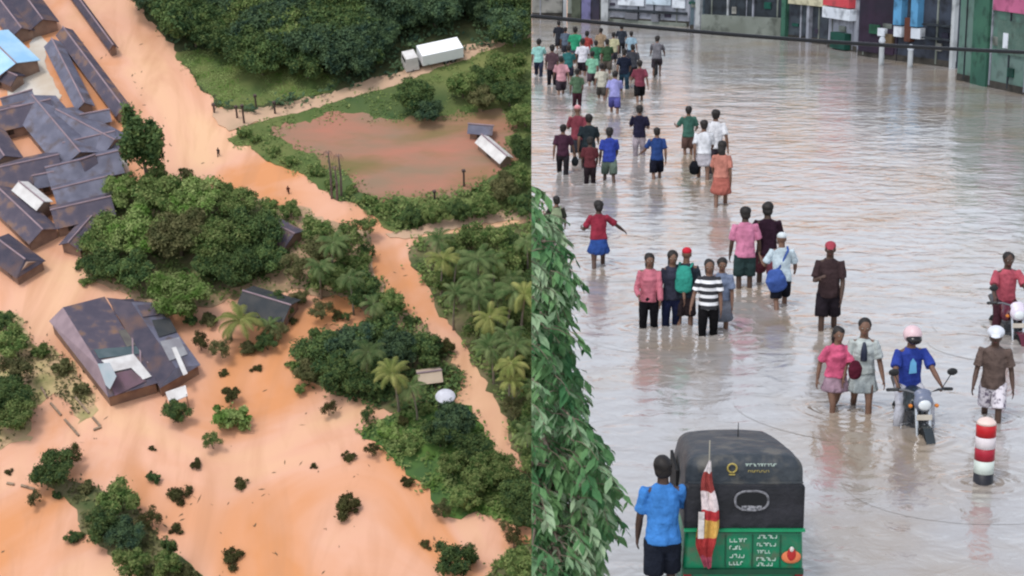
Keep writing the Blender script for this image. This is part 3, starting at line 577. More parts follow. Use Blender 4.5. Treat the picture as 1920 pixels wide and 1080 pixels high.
def wallring(pts, z1, m, par, inset=.5):
    c_ = sum(pts, Vector()) / len(pts); q = [Vector((p.x, p.y, 0)) + (Vector((c_.x, c_.y, 0)) - Vector((p.x, p.y, 0))).normalized() * inset for p in pts]; mbw = MB()
    n_ = len(q); mbw.add([Vector((p.x, p.y, -.2)) for p in q] + [Vector((p.x, p.y, z1)) for p in q], [(i, (i + 1) % n_, n_ + (i + 1) % n_, n_ + i) for i in range(n_)])
    return mbw.build('wall', m, par)
M_hw = mat('house_wall', (.2, .12, .09), (.3, .19, .13), scale=.5, rough=.9)
wallring([A_, B_, D_, C_], 2.15, M_hw, o)
def onplane(x, y, P, off=.06):
    n_ = (P[1] - P[0]).cross(P[2] - P[0]).normalized()
    if n_.z < 0: n_ = -n_
    d = MLI.to_3x3() @ ray(x, y); c_ = MLI @ CAM - hc; t = (P[0] + n_ * off - c_).dot(n_) / d.dot(n_); return c_ + d * t
PL = [R1, R2, D_]
def patch(nm, xy, m, P=PL, off=.12): facet(nm, [onplane(x, y, P, off) for x, y in xy], m, o, .05)
patch('roof_sheet', [(176, 655), (262, 648), (270, 662), (186, 672)], mat('teal_sheet', (.06, .09, .10), (.1, .13, .14), scale=.6))
patch('roof_sheet', [(190, 676), (250, 664), (284, 706), (268, 712), (246, 690), (214, 697)], M_rw, PL, .16)
PB = [B_, D_, R2]
patch('roof_sheet', [(183, 682), (205, 680), (218, 706), (206, 730), (198, 722)], mat('pale_blue_sheet', (.34, .42, .46), (.42, .46, .5), scale=.6), [A_, B_, R2], .14)
patch('roof_sheet', [(216, 700), (246, 693), (274, 714), (216, 742), (207, 722)], mat('mauve_sheet', (.17, .10, .13), (.13, .085, .10), scale=.8), PB, .16)
patch('roof_sheet', [(205, 562), (250, 560), (262, 584), (216, 590)], M_rd); patch('roof_sheet', [(222, 620), (262, 612), (276, 640), (238, 650)], mat('olive_sheet', (.14, .13, .11), (.1, .09, .085), scale=.6))
False and patch('roof_sheet', [(150, 590), (188, 582), (205, 612), (170, 622)], mat('slate_sheet', (.10, .10, .13), (.13, .12, .14), scale=.6))
for xx in range(246, 300, 14): patch('roof_batten', [(xx, 600), (xx + 3, 600), (xx + 5, 680), (xx + 2, 680)], M_rl, PL, .2)
E1, E2, E3, E4, X1, X2 = H(200, 558, 2.3), H(292, 568, 2.1), H(376, 684, 2.0), H(300, 728, 2.1), H(246, 566, 3.2), H(330, 690, 3.1)
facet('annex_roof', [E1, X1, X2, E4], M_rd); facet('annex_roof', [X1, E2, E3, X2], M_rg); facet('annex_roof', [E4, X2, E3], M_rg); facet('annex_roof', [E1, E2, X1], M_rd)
PX = [X1, X2, E3]
patch('roof_sheet', [(300, 640), (336, 632), (352, 664), (318, 676)], mat('light_grey_sheet', (.3, .3, .31), (.22, .21, .23), scale=.6), PX); patch('roof_sheet', [(322, 652), (330, 650), (352, 700), (344, 704)], M_rw, PX, .2)
patch('roof_sheet', [(285, 600), (318, 596), (332, 622), (298, 632)], M_rbk, PX); patch('roof_sheet', [(258, 572), (284, 570), (296, 590), (268, 594)], M_rp, PX, .15)
wallring([E2, E3, E4, H(250, 640, 2.1)], 1.95, M_hw, o)
facet('porch_roof', [H(310, 735, 2.4), H(348, 722, 2.4), H(352, 742, 2.1), H(318, 756, 2.1)], M_rw)
for x, y in ((312, 752), (350, 742)):
    q = H(x, y, 2); MB().tube([(q.x, q.y, -.2), (q.x, q.y, 2.2)], [.07, .07], 6).build('porch_post', M_hw, o)
# submerged walls of a yard
M_low = mat('mossy_wall', (.2, .14, .1), (.3, .22, .15), scale=1, rough=.95)
def lowwall(pxs, label, h=.35):
    P = [Lp(x, y, 0) for x, y in pxs]; c_ = P[0]; mbw = MB()
    for a, b in zip(P, P[1:]):
        n_ = max(1, int((b - a).length / .9))
        for i in range(n_):
            if R.random() < .16: continue
            p = a.lerp(b, (i + .5) / n_) - c_; mbw.box((p.x, p.y, h / 2 - .1), ((b - a).length / n_ + .01, .28, h + R.uniform(-.1, .15)), math.atan2(b.y - a.y, b.x - a.x))
    w_ = mbw.build('garden_wall', M_low); w_.matrix_world = ML @ Matrix.Translation(c_); tag(w_, label, 'wall')
lowwall([(78, 728), (95, 757), (148, 818), (190, 802)], 'half-sunken broken garden wall below the muddy yard')
lowwall([(140, 745), (188, 800)], 'second sunken wall line beside the brown house')
lowwall([(0, 905), (40, 912), (78, 922)], 'short sunken wall at the left border above the pink flood')
# dead poles
for x, y, h, l_ in [(622, 372, 8.5, 'tallest bare palm stem beside the flooded road'), (640, 368, 7.5, 'bare stem right of the tallest stem by the road'), (632, 375, 6, 'shortest of the three bare stems by the road')]:
    p = Lp(x, y, 0); o = empty('dead_palm', l_, 'dead palm', None, (p.x, p.y, 0), 0, True)
    MB().tube([(0, 0, -.3), (.15, 0, h * .5), (.05, .1, h)], [.2, .15, .11], 7).build('trunk', mat('grey_bark', (.2, .16, .15), (.14, .1, .1), scale=2), o, True)
    t = MB(); r = random.Random(x)
    for k in range(9):
        a = k * .7; t.tube([(.05, .1, h), (cos(a) * .5, sin(a) * .5, h + .1), (cos(a) * .8, sin(a) * .8, h - .7)], [.04, .04, .02], 4)
    t.build('dead_fronds', mat('dry_frond', (.25, .16, .13), (.18, .1, .08), scale=2), o)
for i, (x, y) in enumerate([(445, 222), (458, 232), (481, 205), (402, 212), (516, 214), (870, 350), (815, 375)]):
    p = Lp(x, y, 0); o = empty('gate_post', ['dark post at the start of the dirt road', 'tall dark post in front of the road mouth', 'dark post on the upper side of the dirt road', 'post at the flooded road edge by the field', 'post on the dirt road above the pitch', 'dark post at the right end of the pitch', 'stubby post at the lower edge of the pitch'][i], 'post', 'posts near the dirt road and pitch', (p.x, p.y, 0), 0, True)
    h = [2.2, 3.4, 2.6, 1.6, 2.2, 3.0, 1.6][i]
    MB().tube([(0, 0, 0), (0, 0, h)], [.16, .14], 7).build('post', mat('dark_post', (.06, .04, .04), (.1, .07, .06), scale=3), o); MB().box((0, 0, h + .05), (.55, .45, .3), .3, .8).build('cap', MATS['dark_post'], o)
# white lorry on the dirt road
a, b = Lp(756, 131, 0), Lp(870, 106, 0); u = b - a; rz = math.atan2(u.y, u.x)
o = empty('lorry', 'white lorry with a long box body parked on the dirt road', 'lorry', None, (a + b) / 2, rz, True)
Ln = u.length
mb = MB(); mb.box((-Ln / 2 + 1.2, 0, 1.55), (2.2, 2.6, 2.3), 0, .88); mb.build('cab', M_rw, o)
MB().box((-Ln / 2 + .3, 0, 2.0), (.25, 1.8, .7)).build('windscreen', M_glass, o)
MB().box((1.1, 0, 2.0), (Ln - 3.4, 3.1, 1.9)).build('box_body', mat('lorry_white', (.85, .85, .86), (.8, .81, .82), scale=.5, rough=.5), o)
MB().box((.5, 0, .85), (Ln - 1.6, 1.9, .25)).build('chassis', paint('chassis', (60, 62, 66)), o)
for x in (-Ln / 2 + 1.3, Ln / 2 - 3.4, Ln / 2 - 2.2):
    for s in (-1, 1):
        wl = MB().torus((x, s * 1.0, .5), .36, .16, 'Y', 18, 6).build('wheel', paint('tyre', (28, 28, 28), .9), o, True); MB().tube([(x, s * 1.0 - .08, .5), (x, s * 1.0 + .08, .5)], [.26, .26], 12).build('rim', paint('rim', (120, 120, 120)), wl)
# white canopy by the road
p = Lp(835, 742, 2.2); o = empty('white_canopy', 'round white canopy beside the narrow flooded road', 'canopy', None, (p.x, p.y, 0), 0, True)
mb = MB(); n_ = 20; vs = [(0, 0, 2.7)]
for j, (rr_, z) in enumerate([(.45, 2.62), (.9, 2.46), (1.2, 2.25), (1.3, 2.1)]): vs += [(cos(2 * pi * k / n_) * rr_ * 1.0, sin(2 * pi * k / n_) * rr_, z) for k in range(n_)]
fs = [(0, 1 + k, 1 + (k + 1) % n_) for k in range(n_)] + [(1 + j * n_ + k, 1 + (j + 1) * n_ + k, 1 + (j + 1) * n_ + (k + 1) % n_, 1 + j * n_ + (k + 1) % n_) for j in range(3) for k in range(n_)]
mb.add(vs, fs); mb.build('canopy_top', mat('canopy_cloth', (.62, .62, .68), (.5, .5, .55), scale=1.5), o, True)
for k in range(4): MB().tube([(cos(k * pi / 2 + .7) * 1.1, sin(k * pi / 2 + .7) * 1.1, 0), (cos(k * pi / 2 + .7) * 1.1, sin(k * pi / 2 + .7) * 1.1, 2.25)], [.05, .05], 6).build('post', MATS['rim'], o)

# ================================================================== PEOPLE
M_skin = mat('skin_brown', (.16, .085, .055), (.12, .062, .04), scale=6, rough=.55, spec=.35)
M_skin2 = mat('skin_dark', (.075, .04, .028), (.055, .03, .02), scale=6, rough=.55, spec=.35)
M_hair = mat('black_hair', (.012, .01, .01), (.02, .016, .014), scale=20, rough=.6)
M_eye = paint('eye_white', (215, 210, 200)); M_pup = paint('pupil', (12, 9, 8)); M_lip = mat('lips', (.16, .05, .045), (.12, .04, .035), scale=8)
def fk(H, pose):
    k = H / 1.7; J = {}; lean = pose.get('lean', 0.06)
    hipz = .50 * H
    def up(x, y, z):                                   # lean the upper body forward about the hips
        dz = z - hipz; return Vector((x, y - sin(lean) * dz, hipz + cos(lean) * dz))
    for s, nm in ((-1, 'L'), (1, 'R')):
        a, b = pose.get('leg' + nm, (0.05, 0.05)); sp = pose.get('spread', .02)
        hip = Vector((s * .088 * k, 0, hipz)); d1 = Vector((s * sp, -sin(a), -cos(a))).normalized(); d2 = Vector((s * sp * .3, -sin(a - b), -cos(a - b))).normalized()
        kn = hip + d1 * .235 * H; an = kn + d2 * .225 * H; J['hip' + nm], J['kn' + nm], J['an' + nm] = hip, kn, an
        J['toe' + nm] = an + Vector((s * .02, -.16 * k, -.055 * k)); J['heel' + nm] = an + Vector((0, .04 * k, -.05 * k))
        p, ab, e, inw = pose.get('arm' + nm, (0.08, .12, .25, .1)); sh = up(s * pose.get('sw', .172) * k, 0, .79 * H)
        d = Vector((s * sin(ab), -sin(p) * cos(ab), -cos(p) * cos(ab))).normalized(); el = sh + d * .178 * H
        d3 = Vector((s * (sin(ab) - inw), -sin(p + e), -cos(p + e))).normalized(); wr = el + d3 * .148 * H
        J['sh' + nm], J['el' + nm], J['wr' + nm], J['hd' + nm] = sh, el, wr, d3
    for nm, z in (('pel', .52), ('wst', .60), ('chs', .70), ('ush', .79), ('nk', .83), ('nk2', .87)): J[nm] = up(0, 0, z * H)
    ht = pose.get('htilt', .05); J['head'] = up(0, -.018 * k, .914 * H) + Vector((0, -.05 * ht, 0))
    low = min(J['anL'].z, J['anR'].z) - .05 * k
    sh = -low if 'seat' not in pose else pose['seat'] + .09 * k - hipz
    for q in J:
        if not q.startswith('hd'): J[q] = J[q] + Vector((0, 0, sh))
    return J
def hand(mb, w, d, s, k, grip=False):
    fwd = Vector((0, -1, 0)); a = (fwd - d * fwd.dot(d));
    if a.length < .2: a = Vector((0, 0, 1)) - d * d.z
    a.normalize(); inn = Vector((-s, 0, 0)); inn = (inn - d * inn.dot(d) - a * inn.dot(a)).normalized()
    pe = w + d * .085 * k; mb.tube([w, w + d * .04 * k, pe], [(.026 * k, .019 * k), (.038 * k, .017 * k), (.038 * k, .014 * k)], 8, True, a)
    c = 1.3 if grip else .45
    for i, L in enumerate((.072, .08, .074, .056)):
        b0 = pe + a * (.028 - .019 * i) * k; d1 = (d + inn * c * .5).normalized(); d2 = (d * (1 - c * .5) + inn * c).normalized()
        p1 = b0 + d1 * L * .5 * k; mb.tube([b0 - d * .01, p1, p1 + d2 * L * .5 * k], [.0095 * k, .009 * k, .0075 * k], 6)
    t0 = w + d * .03 * k + a * .03 * k; t1 = t0 + (d * .6 + a * .6 + inn * .3).normalized() * .04 * k; mb.tube([t0, t1, t1 + (d * .9 + inn * .4).normalized() * .032 * k], [.012 * k, .0105 * k, .009 * k], 6)
GRP = 'people wading along the flooded street'; RINGS = []
def person(px, py, top, face, label, shirt=None, bottom=None, kind='shorts', hair='short', sleeve='short', pose={}, skin=0, depth=.25, hat=None, H=None, extra=None, group=GRP, left=False, vox=None, shirt_mat=None, bottom_mat=None, loc=None, fem=False, hem=None):
    s_ = S(py) if not left else SL(py)
    if H is None: H = (py - top) / (s_ * cos(TH) * .985) + depth
    if loc is None: loc = G(px, py, 0) if not left else Lp(px, py, 0)
    rz = radians(face)
    o = empty('person', label, 'person', group, (loc[0], loc[1], -depth if not left else -.2), rz, left)
    if not left: RINGS.append((loc[0], loc[1], .13))
    k = H / 1.7; P = dict(pose)
    if fem: P.setdefault('sw', .15)
    if 'seat' not in P:
        jr = random.Random(int(px * 3 + py)); P['lean'] = P.get('lean', .06) + jr.uniform(-.04, .06)
        for a_ in ('armL', 'armR'):
            t_ = P.get(a_, (0.08, .12, .25, .1)); P[a_] = (t_[0] + jr.uniform(-.15, .2), t_[1] + jr.uniform(-.03, .1), t_[2] + jr.uniform(-.05, .5), t_[3] + jr.uniform(-.02, .1))
        for a_ in ('legL', 'legR'):
            t_ = P.get(a_, (.05, .05)); P[a_] = (t_[0] + jr.uniform(-.06, .1), t_[1] + jr.uniform(0, .2))
        o.rotation_euler.z += jr.uniform(-.16, .16) if not left else 0
    J = fk(H, P); vs = vox or (.0105 if s_ > 95 else .015); sk = (M_skin, M_skin2)[skin]
    hw = .95 if fem else 1.0
    # body
    b = MB()
    b.tube([J['pel'] - Vector((0, 0, .06 * k)), J['pel'], J['wst'], J['chs'], J['ush'], J['nk']], [(.15 * k, .105 * k), (.155 * k, .11 * k), (.125 * k * hw, .09 * k), (.148 * k * hw, .105 * k), (.14 * k * hw, .085 * k), (.06 * k, .06 * k)], 14)
    b.tube([J['ush'], J['nk'], J['nk2'], J['head']], [.075 * k, .06 * k, .056 * k, .055 * k], 10)
    hd = J['head']; hr = Matrix.Rotation(P.get('htilt', .05), 3, 'X')
    b.ell(hd + hr @ Vector((0, .008, .02)) * k, (.082 * k, .098 * k, .102 * k), 16, 12, hr)
    b.ell(hd + hr @ Vector((0, -.022, -.045)) * k, (.056 * k, .062 * k, .062 * k), 12, 8, hr)           # jaw
    b.tube([hd + hr @ Vector((0, -.083, .018)) * k, hd + hr @ Vector((0, -.104, -.018)) * k], [.009 * k, .015 * k], 6)   # nose
    b.ell(hd + hr @ Vector((0, -.08, .032)) * k, (.052 * k, .014 * k, .01 * k), 10, 6, hr)
    b.ell(hd + hr @ Vector((0, -.082, -.05)) * k, (.026 * k, .012 * k, .011 * k), 8, 6, hr)
    for s in (-1, 1): b.ell(hd + hr @ Vector((s * .077, .01, -.005)) * k, (.012 * k, .022 * k, .032 * k), 8, 6, hr)
    for s, nm in ((-1, 'L'), (1, 'R')):
        b.tube([J['ush'].lerp(J['sh' + nm], .5), J['sh' + nm], J['sh' + nm].lerp(J['el' + nm], .4), J['el' + nm], J['el' + nm].lerp(J['wr' + nm], .35), J['wr' + nm]], [.055 * k, .052 * k, .047 * k, .037 * k, .038 * k, .025 * k], 10)
        hand(b, J['wr' + nm], J['hd' + nm], s, k, P.get('grip', False))
        b.tube([J['hip' + nm], J['hip' + nm].lerp(J['kn' + nm], .4), J['kn' + nm], J['kn' + nm].lerp(J['an' + nm], .35), J['an' + nm]], [.085 * k, .076 * k, .047 * k, .048 * k, .03 * k], 10)
        b.tube([J['heel' + nm] + Vector((0, 0, .02)), J['an' + nm] + Vector((0, -.05 * k, -.03 * k)), J['toe' + nm]], [.036 * k, .04 * k, (.042 * k, .022 * k)], 8)
    link('body', voxel(b, vs, 2, sk), o)
    # eyes and mouth
    for s in (-1, 1):
        e = MB(); ep = hd + hr @ Vector((s * .031, -.079, .012)) * k; e.ell(ep, (.014 * k, .009 * k, .008 * k), 8, 6); ey = e.build('eye', M_eye, o, True)
        e = MB(); e.ell(ep + Vector((0, -.007 * k, 0)), (.006 * k, .004 * k, .006 * k), 8, 6); e.build('pupil', M_pup, ey, True)
    e = MB(); e.ell(hd + hr @ Vector((0, -.09, -.052)) * k, (.024 * k, .008 * k, .007 * k), 8, 6); e.build('mouth', M_lip, o, True)
    # hair / headgear
    if hair:
        h = MB(); h.ell(hd + hr @ Vector((0, .028, .045)) * k, (.094 * k, .1 * k, .088 * k), 14, 10, hr); h.ell(hd + hr @ Vector((0, .048, -.012)) * k, (.084 * k, .068 * k, .082 * k), 12, 8, hr)
        if hair == 'long': h.tube([hd + Vector((0, .07, .03)) * k, hd + Vector((0, .1, -.09)) * k, hd + Vector((0, .11, -.24)) * k], [(.08 * k, .045 * k), (.075 * k, .035 * k), (.05 * k, .02 * k)], 10)
        if hair == 'bun': h.ell(hd + Vector((0, .125, -.02)) * k, (.045 * k, .04 * k, .045 * k))
        if hair == 'pony': h.tube([hd + Vector((0, .1, .02)) * k, hd + Vector((0, .15, -.05)) * k, hd + Vector((0, .13, -.2)) * k], [.035 * k, .035 * k, .015 * k], 8)
        link('hair', folds(voxel(h, .012, 2, M_hair), px, .012), o)
    if hat:
        ty, c1 = hat[0], hat[1]; hm = MB()
        if ty == 'cap':
            hm.ell(hd + hr @ Vector((0, .012, .06)) * k, (.088 * k, .102 * k, .07 * k), 14, 10, hr); hm.tube([hd + hr @ Vector((0, -.07, .055)) * k, hd + hr @ Vector((0, -.155, .04)) * k], [(.07 * k, .012 * k), (.055 * k, .01 * k)], 10)
        elif ty == 'helmet': hm.ell(hd + hr @ Vector((0, .012, .035)) * k, (.125 * k, .14 * k, .125 * k), 18, 14, hr)
        elif ty == 'helmet_open': hm.ell(hd + hr @ Vector((0, .02, .07)) * k, (.12 * k, .135 * k, .09 * k), 18, 14, hr); hm.tube([hd + hr @ Vector((0, -.09, .05)) * k, hd + hr @ Vector((0, -.17, .04)) * k], [(.08 * k, .012 * k), (.06 * k, .01 * k)], 10)
        elif ty == 'scarf': hm.ell(hd + hr @ Vector((0, .02, .015)) * k, (.095 * k, .105 * k, .115 * k), 14, 10, hr); hm.tube([hd + Vector((0, .03, -.06)) * k, hd + Vector((0, .06, -.2)) * k], [(.09 * k, .09 * k), (.14 * k, .09 * k)], 12)
        elif ty == 'load': hm.ell(hd + Vector((0, 0, .14)) * k, (.2 * k, .16 * k, .1 * k), 14, 10)
        if ty == 'scarf': pass
        mm = paint('hat_%d_%d_%d' % c1, c1, .35 if 'helmet' in ty else .8)
        hobj = link('helmet' if 'helmet' in ty else 'headscarf' if ty == 'scarf' else 'cap', voxel(hm, .012, 2, mm), o)
        if ty in ('helmet', 'helmet_open'):
            v = MB(); v.tube([hd + hr @ Vector((0, -.06 if ty == 'helmet' else -.02, -.0 if ty == 'helmet' else .0)) * k, hd + hr @ Vector((0, -.115 if ty == 'helmet' else -.07, -.01)) * k], [(.108 * k, .075 * k), (.095 * k, .06 * k)], 14, True)
            if ty == 'helmet': v.build('visor', paint('visor', (26, 22, 26), .15), hobj, True)
    # shirt
    g = .016 * k
    if shirt or shirt_mat:
        c_ = MB(); bot = J['pel'] + (J['wst'] - J['pel']) * (-.55 if kind not in ('skirt', 'dress') else .1)
        c_.tube([bot, J['wst'], J['chs'], J['ush'], J['nk'] - Vector((0, 0, .008))], [(.184 * k, .142 * k), (.156 * k * hw, .122 * k), (.166 * k * hw, .122 * k), (.15 * k * hw, .098 * k), (.072 * k, .07 * k)], 16, 'flat')
        if fem: c_.ell(J['chs'] + Vector((0, -.07 * k, .03 * k)), (.13 * k, .07 * k, .07 * k))
        for nm in 'LR':
            sh, el, wr = J['sh' + nm], J['el' + nm], J['wr' + nm]
            if sleeve == 'long': c_.tube([J['ush'].lerp(sh, .5), sh, el, el.lerp(wr, .5), el.lerp(wr, .93)], [.042 * k, .057 * k, .053 * k, .05 * k, .043 * k], 10, 'flat')
            elif sleeve == 'short': c_.tube([J['ush'].lerp(sh, .5), sh, sh.lerp(el, .4), sh.lerp(el, .78)], [.042 * k, .057 * k, .062 * k, .07 * k], 10, 'flat')
        # a few hanging folds
        r = random.Random(int(px * 7 + py))
        for q in range(5):
            a = r.uniform(0, 6.28); p0 = bot + Vector((cos(a) * .155, sin(a) * .11, .03)) * k; p1 = J['chs'] + Vector((cos(a + .3) * .14, sin(a + .3) * .1, r.uniform(-.1, .05))) * k
            c_.tube([p0, p0.lerp(p1, .5), p1], [.016 * k, .02 * k, .008 * k], 6)
        link('shirt', folds(voxel(c_, vs * 1.15, 2, shirt_mat or cloth(shirt)), px), o)
    bm_ = bottom_mat or (cloth(bottom) if bottom else None)
    if bm_:
        c_ = MB()
        if kind in ('shorts', 'trousers'):
            c_.tube([J['pel'] - Vector((0, 0, .07 * k)), J['pel'], J['pel'].lerp(J['wst'], .5)], [(.165 * k, .12 * k), (.165 * k, .122 * k), (.145 * k, .108 * k)], 14)
            for nm in 'LR':
                hp, kn, an = J['hip' + nm], J['kn' + nm], J['an' + nm]
                if kind == 'shorts': c_.tube([hp, hp.lerp(kn, .5), hp.lerp(kn, .9)], [.1 * k, .102 * k, .102 * k], 12, 'flat')
                else: c_.tube([hp, kn, kn.lerp(an, .5), kn.lerp(an, .95)], [.098 * k, .07 * k, .066 * k, .06 * k], 12, 'flat')
        else:
            hz = hem if hem else (.26 if kind != 'dress' else .22); zb_ = J['anL'].z * 0 + hz * H
            c0 = Vector((J['pel'].x, J['pel'].y, zb_)); fw_ = (J['knL'].y + J['knR'].y) / 2
            c_.tube([c0 + Vector((0, fw_ * .5, 0)), c0.lerp(J['pel'], .5), J['pel'], J['wst']], [(.215 * k, .18 * k), (.19 * k, .155 * k), (.17 * k, .125 * k), (.13 * k, .1 * k)], 18, 'flat')
            for q in range(12):
                a = q * pi / 6; c_.tube([c0 + Vector((cos(a) * .208 * k, sin(a) * .172 * k + fw_ * .5, .03)), J['pel'] + Vector((cos(a) * .155 * k, sin(a) * .11 * k, -.02))], [.026 * k, .012 * k], 6)
        link('skirt' if kind in ('skirt', 'dress') else kind, folds(voxel(c_, vs * 1.15, 2, bm_), px + 3, .009), o)
    if extra: extra(o, J, k, H)
    return o
def bag_thing(name, label, cat, o, mb, m, strap=None):
    me = voxel(mb, .012, 3, m); b = link(name, me); b.matrix_world = o.matrix_world.copy(); tag(b, label, cat)
    if strap: strap.build('strap', m, b, True)
    return b
def backpack(label, c):
    def f(o, J, k, H):
        mb = MB(); c0 = J['chs'] + Vector((0, .19 * k, .0)); mb.tube([c0 - Vector((0, 0, .2 * k)), c0, c0 + Vector((0, -.02, .16 * k))], [(.15 * k, .075 * k), (.16 * k, .09 * k), (.12 * k, .06 * k)], 14)
        st = MB()
        for s in (-1, 1): st.tube([J['ush'] + Vector((s * .1, .13, .02)) * k, J['ush'] + Vector((s * .11, .0, .075)) * k, J['chs'] + Vector((s * .11, -.13, .02)) * k, J['wst'] + Vector((s * .13, -.04, .02)) * k, J['wst'] + Vector((s * .12, .12, .02)) * k], [(.022 * k, .008 * k)] * 5, 6)
        bag_thing('backpack', label, 'bag', o, mb, cloth(c), st)
    return f
def handbag(label, c, side='L', size=.13, drop=.25):
    def f(o, J, k, H):
        w_ = J['wr' + side] + J['hd' + side] * .09 * k; c0 = w_ - Vector((0, 0, drop)); mb = MB(); mb.tube([c0 - Vector((0, 0, size)), c0, c0 + Vector((0, 0, size * .8))], [(size * .9, size * .6), (size * 1.05, size * .65), (size * .6, size * .3)], 12)
        st = MB(); st.tube([c0 + Vector((-size * .5, 0, size * .8)), w_, c0 + Vector((size * .5, 0, size * .8))], [.008, .008, .008], 6)
        bag_thing('bag', label, 'bag', o, mb, cloth(c), st)
    return f
def sidebag(label, c):
    def f(o, J, k, H):
        mb = MB(); c0 = J['pel'] + Vector((.12 * k, .16 * k, -.02)); mb.tube([c0 - Vector((.05, 0, .15 * k)), c0, c0 + Vector((.02, 0, .15 * k))], [(.17 * k, .08 * k), (.19 * k, .1 * k), (.13 * k, .05 * k)], 14)
        st = MB(); st.tube([c0 + Vector((.05, -.06, .12)) * k, J['wst'] + Vector((.05, .125, .05)) * k, J['ush'] + Vector((-.1, .11, .03)) * k, J['ush'] + Vector((-.1, 0, .085)) * k], [(.02 * k, .008 * k)] * 4, 6)
        bag_thing('bag', label, 'bag', o, mb, cloth(c), st)
    return f
AW, TO = 180, 0
W1 = dict(legL=(.42, .25), legR=(-.3, .35), armL=(-.4, .14, .25, .05), armR=(.35, .12, .6, .1), lean=.1); W2 = dict(legL=(-.3, .35), legR=(.42, .25), armL=(.35, .12, .6, .1), armR=(-.4, .14, .25, .05), lean=.1)
BENT = dict(legL=(.22, .1), legR=(-.15, .2), armL=(.3, .1, 1.5, .5), armR=(.3, .1, 1.5, .5)); CALM = dict(legL=(.06, .05), legR=(-.05, .08))
# far group
person(1048, 92, 38, AW, 'person in near-black clothes farthest off at the left of the street', (45, 48, 58), (50, 50, 58), pose=W1)
person(1010, 142, 72, AW, 'person in a mint shirt right at the left edge of the street', (150, 215, 205), (55, 60, 85), 'trousers', pose=W2)
person(1035, 160, 85, AW, 'slim person in a dusky pink top and black skirt near the left edge', (95, 70, 78), (38, 34, 44), 'trousers', pose=CALM, fem=True)
person(1078, 120, 50, AW, 'person in a bright emerald shirt in the far group', (25, 160, 115), (70, 75, 90), pose=W1)
person(1100, 118, 58, AW, 'person in a red shirt beside the emerald shirt', (185, 60, 55), (205, 200, 200), pose=W2)
person(1092, 142, 72, AW, 'person in a white shirt and black shorts below the red shirt', (232, 230, 240), (45, 35, 45), pose=W2)
person(1117, 132, 75, AW, 'person in a green shirt with a pale waist, left of the dark green one', (45, 125, 90), (170, 200, 185), pose=W1)
person(1138, 138, 73, AW, 'person in a dark green shirt right of the paler green one', (62, 95, 62), (105, 95, 85), pose=W2)
person(1165, 100, 45, AW, 'distant person in black behind the navy shirt', (52, 58, 70), (45, 48, 55), 'trousers', pose=W1)
person(1170, 165, 90, AW, 'person in a navy shirt and teal trousers', (30, 38, 58), (35, 68, 88), 'trousers', pose=W2)
person(1199, 190, 112, AW, 'person in a wine-red shirt and black shorts with light legs', (135, 55, 75), (28, 28, 32), pose=W1, skin=0)
person(1152, 212, 130, AW, 'person in a lavender shirt and blue shorts bending forward', (150, 150, 215), (90, 90, 175), pose=dict(W2, lean=.35))
person(1082, 200, 130, AW, 'person in an olive green shirt with a maroon skirt', (85, 115, 85), (78, 35, 50), 'trousers', pose=CALM)
for x_, y_, t_, l_, c1, c2 in [(1060, 104, 52, 'person in a grey-blue shirt between the black and emerald ones', (95, 110, 130), (60, 60, 70)), (1052, 178, 104, 'person in a pale pink shirt behind the slim dusky one', (215, 150, 160), (70, 60, 70)), (1126, 108, 52, 'person in a tan shirt behind the green pair', (165, 140, 110), (70, 65, 60)),
    (1150, 118, 60, 'person in a pale yellow shirt left of the distant black one', (200, 195, 150), (80, 80, 90)), (1183, 112, 58, 'person in a light blue shirt right of the distant black one', (150, 185, 205), (60, 70, 90)), (1110, 160, 96, 'person in a mint green shirt below the white shirt', (130, 200, 165), (90, 70, 80)),
    (1066, 150, 84, 'person in a teal shirt left of the white shirt', (40, 120, 120), (50, 50, 70)), (1186, 150, 82, 'person in a dark grey shirt right of the navy one', (70, 72, 80), (40, 40, 48)), (1128, 186, 118, 'person in a cream shirt left of the lavender one', (205, 200, 180), (90, 85, 80))]:
    person(x_, y_, t_, AW, l_, c1, c2, pose=R.choice([W1, W2, CALM]))
# middle group
person(1198, 292, 198, AW, 'person in a dark navy shirt and pale trousers in mid street', (38, 36, 62), (190, 175, 185), 'trousers', pose=dict(CALM, armL=(.3, .25, 1.3, .4), armR=(.3, .25, 1.3, .4)))
person(1231, 335, 238, AW, 'boy in a deep blue shirt and dark shorts walking alone', (28, 68, 135), (28, 30, 48), pose=dict(W1, armR=(.1, .4, .5, -.1)))
person(1142, 340, 238, AW, 'boy in a bright blue shirt and grey-green shorts', (35, 65, 175), (110, 130, 115), pose=W2, skin=1)
person(1055, 325, 232, AW, 'person in a maroon shirt carrying a small bag low in one hand', (78, 42, 62), (48, 42, 48), 'trousers', pose=dict(W2, armL=(.1, .35, .1, .1)), extra=handbag('small dark bag hanging from the hand of the maroon-shirted walker', (50, 55, 60), 'L', .09, .12))
person(1083, 300, 196, AW, 'person in a red shirt with a pinkish cap in the left group', (140, 55, 70), (60, 60, 70), pose=W1, hat=('cap', (225, 150, 155)), hair=None)
person(1103, 318, 212, AW, 'tall person in a dark green-black shirt behind the brown-red one', (40, 52, 58), (60, 55, 62), 'trousers', pose=W2)
person(1106, 345, 258, AW, 'person in a brown-red top and dark trousers nearest in the left group', (105, 45, 52), (48, 36, 42), 'trousers', pose=CALM, skin=1)
person(1290, 290, 200, AW, 'person in a green shirt left of the two white shirts', (62, 112, 98), (110, 80, 72), pose=dict(CALM, armL=(.2, .35, 1.0, .2), armR=(.2, .35, 1.0, .2)))
person(1340, 322, 203, AW, 'taller person in a white shirt, right of the pair in white', (235, 235, 240), (70, 60, 70), 'trousers', pose=W1)
